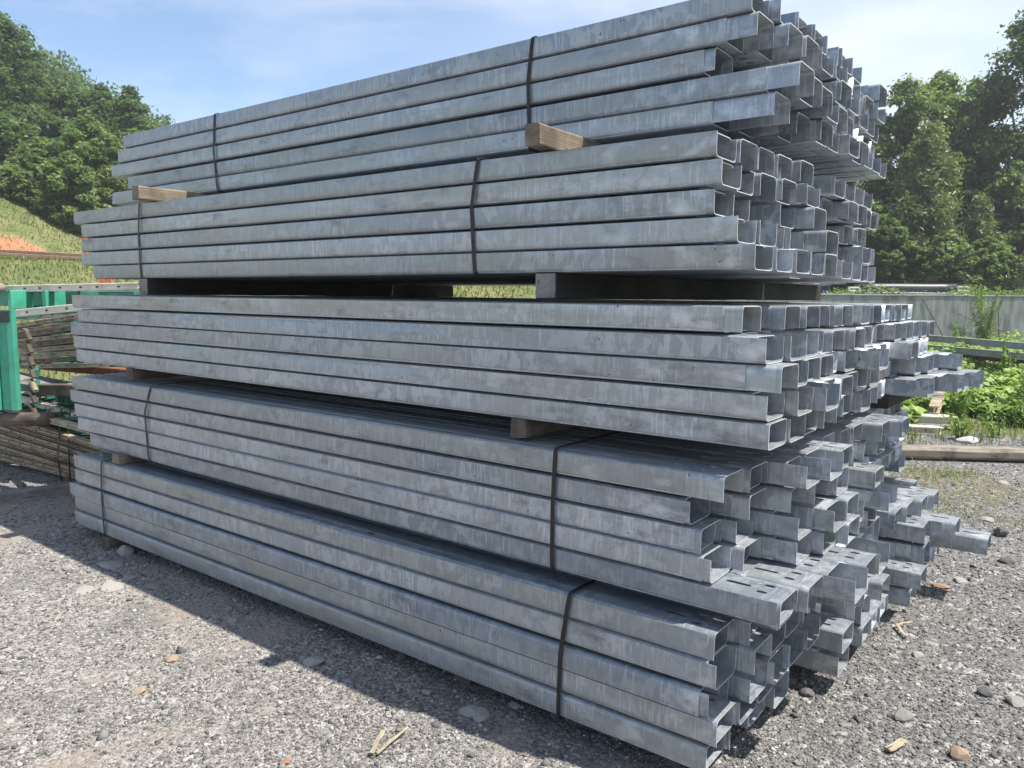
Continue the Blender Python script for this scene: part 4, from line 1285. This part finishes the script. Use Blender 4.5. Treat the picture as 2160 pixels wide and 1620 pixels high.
LT = [(-24.7,38,15.2,2.6,'tallest dark tree at the left edge of the hill'),(-27.4,38,15.6,2.6,'dark tree beyond the left edge of the picture'),
 (-23.3,39,12.1,1.7,'dark tree just right of the tallest one on the left hill'),(-21.8,39,12.0,1.7,'dark tree in the middle of the left hill skyline'),
 (-20.7,40,12.1,1.7,'round dark tree left of the airy one on the skyline'),(-18.3,38,11.5,1.5,'airy tree at the right end of the left skyline'),
 (-21.6,36,10.2,1.9,'broad dark tree filling the middle of the left hill'),(-18.2,41,9.8,1.2,'low dark tree behind the left end of the top bundle'),
 (-16.5,42,9.4,1.6,'rearmost low tree behind the left end of the stack'),(-16.6,31,8.6,1.7,'bright green leafy tree just left of the top bundle'),
 (-18.5,31,7.7,1.25,'bright green leafy tree above the end of the grass slope'),(-18.4,29,6.3,0.8,'small pale shrub at the top edge of the grass slope'),
 (-15.8,33,8.5,1.2,'leafy tree touching the left end of the top bundle'),(-21.9,34,9.3,1.5,'dark tree at the left edge above the slope'),
 (-23.6,33,8.9,1.6,'shaded tree at the far left above the grass'),(-16.6,29.5,6.9,1.2,'low bright tree at the foot of the hill wood'),
 (-19.8,32.5,7.4,1.0,'thin grey green tree in the wood above the slope'),(-14.8,35,7.8,1.6,'low leafy tree hidden behind the stack at the left')]
for k, (x, y, top, R, lab) in enumerate(LT):
    front = y < 33.5
    airy = 'airy' in lab
    tree('leafy_tree', x, y, top, R, 6500 if airy else (18000 if R > 1.5 else 13000), 0.090 if front else 0.105, 'leaf_b' if front and x > -20 else 'leaf_a', 'broad', lab, 'tree', 500 + k, low=0.03 if front else 0.10, group='trees on the left hill')
RT = [(15.2,31,10.4,1.9,'b','leafy tree right behind the ends of the top bundle'),(17.1,32,11.1,2.2,'b','leafy tree in the middle of the right skyline'),
 (19.0,33,11.0,2.0,'b','leafy tree left of the tallest right-hand tree'),(20.4,31,13.6,2.9,'a','tallest tree at the right edge of the picture'),
 (23.6,33,13.8,2.2,'a','tall tree beyond the right edge of the picture'),(14.0,33,9.6,1.8,'b','leafy tree hidden behind the channel ends, right one'),
 (12.4,33,7.6,1.6,'b','leafy tree hidden behind the channel ends, left one'),(10.6,34,7.2,1.8,'b','low leafy tree behind the middle of the stack'),
 (14.9,28.6,8.0,1.8,'c','feathery conifer nearest the second bundle ends'),(16.7,28.2,5.4,1.1,'c','small feathery conifer in the middle of the right wood'),
 (18.4,29,6.8,1.6,'b','leafy young tree behind the wall at the right'),(12.6,29,5.8,1.3,'v','bright yellow green vine-covered shrub between the top and second bundle ends'),
 (19.8,28.6,7.0,1.3,'c','feathery conifer at the right edge of the picture'),(13.3,27.6,4.5,0.95,'a','low dark shrub right of the second bundle'),
 (15.0,27.2,4.1,0.95,'b','low leafy shrub above the wall, second from the stack'),(16.5,27.2,3.9,0.9,'b','low leafy shrub above the wall, third from the stack'),
 (17.3,26.7,3.05,0.7,'c','small feathery yellow green sapling above the wall'),(11.2,29,5.0,1.3,'b','leafy shrub behind the second bundle'),
 (18.7,27.3,3.9,1.0,'a','low dark shrub at the right edge above the wall'),(21.3,28,5.8,1.4,'b','leafy shrub beyond the right edge of the picture'),
 (16.0,30.5,7.6,1.4,'b','broad leafy tree filling the middle of the right wood'),(18.0,31,8.2,1.4,'a','shaded leafy tree left of the tall trunk'),
 (9.2,31,5.8,1.6,'b','low leafy tree seen through the stack')]
for k, (x, y, top, R, lf, lab) in enumerate(RT):
    con = lf == 'c'
    tree('conifer' if con else ('shrub' if R < 1.0 or 'shrub' in lab else 'leafy_tree'), x, y, top, R, 26000 if R > 2.6 else (15500 if R > 1.2 else 9000), (0.115 if con else 0.084) if y < 30 else 0.096,
         'leaf_' + lf, 'conifer' if con else 'broad', lab, 'conifer' if con else ('shrub' if 'shrub' in lab or 'sapling' in lab else 'tree'), 700 + k, low=0.02, group=None if con else 'trees behind the right wall')

# far wood that reads as one mass
def far_wood(x0, x1, y0, y1, h0, h1, n, seed, label, leaf='leaf_a'):
    g = np.random.default_rng(seed)
    m = 260
    cx = g.uniform(x0, x1, m); cy = g.uniform(y0, y1, m); ch = g.uniform(h0, h1, m)
    ci = g.integers(0, m, n)
    d = g.normal(0, 1, (n, 3)); d /= np.linalg.norm(d, axis=1, keepdims=True)
    zz = g.uniform(0.1, 1, n)
    r = 1.6 * np.sqrt(np.clip(1 - zz ** 3, 0.05, 1))
    C = np.stack([cx[ci] + d[:, 0] * r, cy[ci] + d[:, 1] * r, terrain(cx, cy)[ci] + ch[ci] * zz], 1)
    V, Fc = leaf_quads(C, d + np.array([0, 0, .7]), g.uniform(.10, .19, n), 0.65, g)
    tag(link('far_wood', np_mesh('far_wood', V, Fc, np.repeat(np.clip(g.normal(.35, .2, n), 0, 1), 4)), MAT[leaf]), label, 'wood', None, 'stuff')
far_wood(-34, -17, 44, 54, 3.0, 4.6, 34000, 31, 'dark wood closing the hill behind the left trees')
far_wood(7, 34, 34.5, 42, 3.6, 5.6, 36000, 32, 'dark wood closing the view behind the right trees')

def grass_field(name, X, Y, hmin, hmax, seed, label, mat='grass', lean=0.35, width=0.006, tmu=0.45, tsd=0.25):
    g = np.random.default_rng(seed)
    n = len(X)
    Z = terrain(X, Y)
    h = g.uniform(hmin, hmax, n); a = g.uniform(0, 2 * np.pi, n)
    w = width * g.uniform(.6, 1.6, n)
    lx, ly = g.normal(0, lean, n) * h, g.normal(0, lean, n) * h
    B = np.stack([X, Y, Z], 1)
    s = np.stack([np.cos(a) * w, np.sin(a) * w, np.zeros(n)], 1)
    mid = B + np.stack([lx * .35, ly * .35, h * .6], 1)
    tip = B + np.stack([lx, ly, h], 1)
    V = np.stack([B - s, B + s, mid + s * .8, tip, mid - s * .8], 1).reshape(-1, 3)
    k = np.arange(n)[:, None] * 5
    Fc = np.concatenate([k + np.array([[0, 1, 2]]), k + np.array([[0, 2, 4]]), k + np.array([[4, 2, 3]])])
    T = np.repeat(np.clip(g.normal(tmu, tsd, n), 0, 1), 5)
    tag(link(name, np_mesh(name, V, Fc, T), MAT[mat]), label, 'grass', None, 'stuff')

# grass on the left bank and behind the stack
n = 62000
X = rng.uniform(-27, -6.5, n); Y = rng.uniform(12.5, 34, n)
ok = (clay_mask(X, Y) < 0.25) | (rng.uniform(0, 1, n) < 0.38)
grass_field('bank_grass', X[ok], Y[ok], .02, .11, 41, 'uneven dry and green grass on the left bank', width=0.012, tmu=.55, tsd=.3)
n = 9000
grass_field('far_grass', rng.uniform(-4, 4.5, n), rng.uniform(14, 24, n), .04, .16, 42, 'sunlit grass seen through the gap in the stack', width=0.016, tmu=.6)

# vine and weed cover on the right
def ground_leaves(X, Y, hmax, size, seed, label, tmu=.5, mat='leaf_v', name='ground_cover', cat='ground cover'):
    g = np.random.default_rng(seed)
    n = len(X)
    hump = 0.5 + 0.5 * np.sin(X * 2.1 + 1.1 * np.sin(Y * 1.7)) * np.sin(Y * 1.9 + 0.7)
    Z = terrain(X, Y) + hmax * (1 + 0.7 * ss(10.5, 14, Y)) * hump * g.uniform(0.25, 1.0, n) + 0.015
    C = np.stack([X, Y, Z], 1)
    Nn = np.stack([g.normal(0, .45, n), g.normal(-.15, .45, n), np.ones(n)], 1)
    V, Fc = leaf_quads(C, Nn, size * g.uniform(.5, 1.3, n), 0.8, g)
    T = np.repeat(np.clip(tmu + .25 * (hump - .5) + g.normal(0, .2, n), 0, 1), 4)
    tag(link(name, np_mesh(name, V, Fc, T), MAT[mat]), label, cat, None, 'stuff')
n = 62000
d_ = rng.uniform(0, 1, n) ** 1.3
Y = 8.7 + d_ * 15.0; X = Y * rng.uniform(0.44, 0.75, n)
ok = ~((Y > 15.5) & (rng.uniform(0, 1, n) < .3)) & (np.sin(X * 1.9) * np.sin(Y * 1.3 + 1) > -0.55 + 1.2 * np.clip(9.8 - Y, 0, 1))
ground_leaves(X[ok], Y[ok], .42, .060, 51, 'bright green broad-leaved vines covering the ground before the wall', .70)
n = 7000
ground_leaves(rng.uniform(9.5, 24, n), rng.uniform(24.4, 26.6, n), .30, .05, 52, 'leafy undergrowth along the top of the wall', .45, 'leaf_b', 'undergrowth', 'undergrowth')
n = 2600
Y = rng.uniform(8.3, 16, n); X = Y * rng.uniform(.46, .74, n)
grass_field('weed_grass', X, Y, .04, .18, 43, 'thin grass and straw between the vines at the right', width=0.005, tmu=.6, tsd=.3)
# sparse grass tufts on the gravel
TF = [(3.85, 6.95, .20, 420), (4.15, 6.9, .14, 200), (3.30, 5.72, .16, 200), (3.05, 5.45, .10, 110), (3.62, 5.30, .10, 90), (2.75, 5.05, .06, 40), (4.6, 6.4, .12, 110), (5.2, 7.0, .2, 200)]
tx_, ty_ = [], []
for x, y, r_, m in TF:
    tx_.append(rng.normal(x, r_, m)); ty_.append(rng.normal(y, r_ * .9, m))
grass_field('grass_tufts', np.concatenate(tx_), np.concatenate(ty_), .015, .06, 44, 'thin low grass sprouting through the gravel at the right', lean=.8, width=0.0022, tmu=.6)
n = 900
grass_field('dry_straw', rng.normal(3.75, .35, n), rng.normal(6.35, .4, n), .01, .10, 45, 'dry straw strewn on the gravel before the log', lean=3.0, width=0.0016, tmu=.95, tsd=.05)

def weed(x, y, h, nst, leaf, spread, seed, label, style='feather', z=None):
    g = np.random.default_rng(seed)
    zg = tz(x, y) if z is None else z
    e = empty('weed', (x, y, zg)); tag(e, label, 'weed', 'tall weeds at the right')
    Vs, Fs, C, Nn, sz = [], [], [], [], []
    for i in range(nst):
        a = g.uniform(0, 2 * np.pi); hh = h * g.uniform(.6, 1.0); l = spread * g.uniform(.2, 1)
        b0 = Vector((math.cos(a) * .03, math.sin(a) * .03, 0)); t0 = Vector((math.cos(a) * l, math.sin(a) * l, hh))
        mid = b0.lerp(t0, .5) - Vector((math.cos(a), math.sin(a), 0)) * l * .15
        v2, f2 = tube_arrays([b0, mid, t0], [.006, .004, .0015], 4)
        Fs += [tuple(q + len(Vs) for q in f) for f in f2]; Vs += v2
        m = int(90 * hh)
        for k in range(m):
            f = g.uniform(.12, 1)
            p = (b0.lerp(mid, f * 2) if f < .5 else mid.lerp(t0, f * 2 - 1))
            rr = leaf * (1.15 - f) * (1.6 if style == 'feather' else 1)
            C.append([p.x + g.normal(0, rr), p.y + g.normal(0, rr), p.z + g.normal(0, rr * .5)]); Nn.append([g.normal(), g.normal(), .8]); sz.append(leaf * g.uniform(.5, 1.1))
    link('stem', py_mesh('stem', Vs, Fs), MAT['grass'], e)
    for nm in ('stem',): pass
    st = e.children[-1] if e.children else None
    V, Fc = leaf_quads(np.array(C), np.array(Nn), np.array(sz), .22 if style == 'feather' else .6, g)
    link('leaves', np_mesh('leaves', V, Fc, np.repeat(np.clip(g.normal(.55, .2, len(C)), 0, 1), 4)), MAT['leaf_v'], e)
weed(12.35, 20.2, 2.15, 16, .055, .42, 61, 'tallest feathery weed standing before the wall')
weed(11.3, 19.6, 1.1, 8, .05, .3, 62, 'feathery weed left of the tallest one before the wall')
weed(9.1, 14.2, 0.95, 7, .045, .25, 63, 'leafy stalk weed beside the end of the grey beams', 'leafy')
weed(6.85, 10.3, 0.75, 12, .035, .25, 64, 'upright feathery weed in front of the vines at the right edge')
weed(6.35, 9.6, 0.60, 10, .035, .22, 65, 'lower feathery weed right of the cream beams')
weed(5.15, 8.75, 0.32, 14, .035, .28, 66, 'low bushy weed just behind the long timber')
weed(5.65, 8.9, 0.28, 10, .035, .25, 67, 'second low bushy weed behind the long timber')
weed(5.9, 10.1, 0.7, 7, .04, .3, 68, 'leafy weed among the vines beside the slanting cream beam', 'leafy')
# dead vine stems on the wall
for k, pts in enumerate((((10.95, 23.7, 1.45), (11.9, 23.6, .95), (12.7, 23.5, .3)), ((12.55, 23.75, 1.60), (12.9, 23.7, 1.0), (13.15, 23.6, .5)), ((15.0, 23.75, 1.75), (14.85, 23.7, 1.2), (14.9, 23.65, .4)), ((13.6, 23.7, 1.2), (14.3, 23.7, .9), (15.0, 23.6, .65)))):
    o = link('dead_vine', tube('dead_vine', pts, [.012, .016, .02], 5), MAT['bark'])
    tag(o, ['long dead vine stem slanting down the left of the wall', 'thin dead vine stem on the middle of the wall', 'dark upright dead vine stem by the wall stain', 'slanting dead vine stem right of the middle of the wall'][k], 'vine stem', 'dead vine stems on the wall')

# ------------------------------------------------------------------ thin summer haze: one closed box of air round the yard
def haze_box(dens):
    M = NT('haze_air')
    M.n.remove(M.b)
    v = M.node('ShaderNodeVolumePrincipled')
    v.inputs['Color'].default_value = (0.92, 0.95, 1.0, 1)
    v.inputs['Density'].default_value = dens
    v.inputs['Anisotropy'].default_value = 0.3
    M.l.new(v.outputs[0], M.out.inputs['Volume'])
    x0, x1, y0, y1, z0, z1 = -80, 80, -48, 92, -1.2, 24
    V = [(x, y, z) for z in (z0, z1) for x, y in ((x0, y0), (x1, y0), (x1, y1), (x0, y1))]
    F = [(3, 2, 1, 0), (4, 5, 6, 7), (0, 1, 5, 4), (1, 2, 6, 5), (2, 3, 7, 6), (3, 0, 4, 7)]
    tag(link('haze', py_mesh('haze', V, F), M.m), 'thin pale summer haze in the air', 'haze', None, 'stuff')
haze_box(0.0015)

# ------------------------------------------------------------------ turn the finished yard (see the camera above)
bpy.context.view_layer.update()
for o in list(COL.objects):
    if o.parent is None and o.type in {'MESH', 'EMPTY'}:
        o.matrix_world = TURN @ o.matrix_world
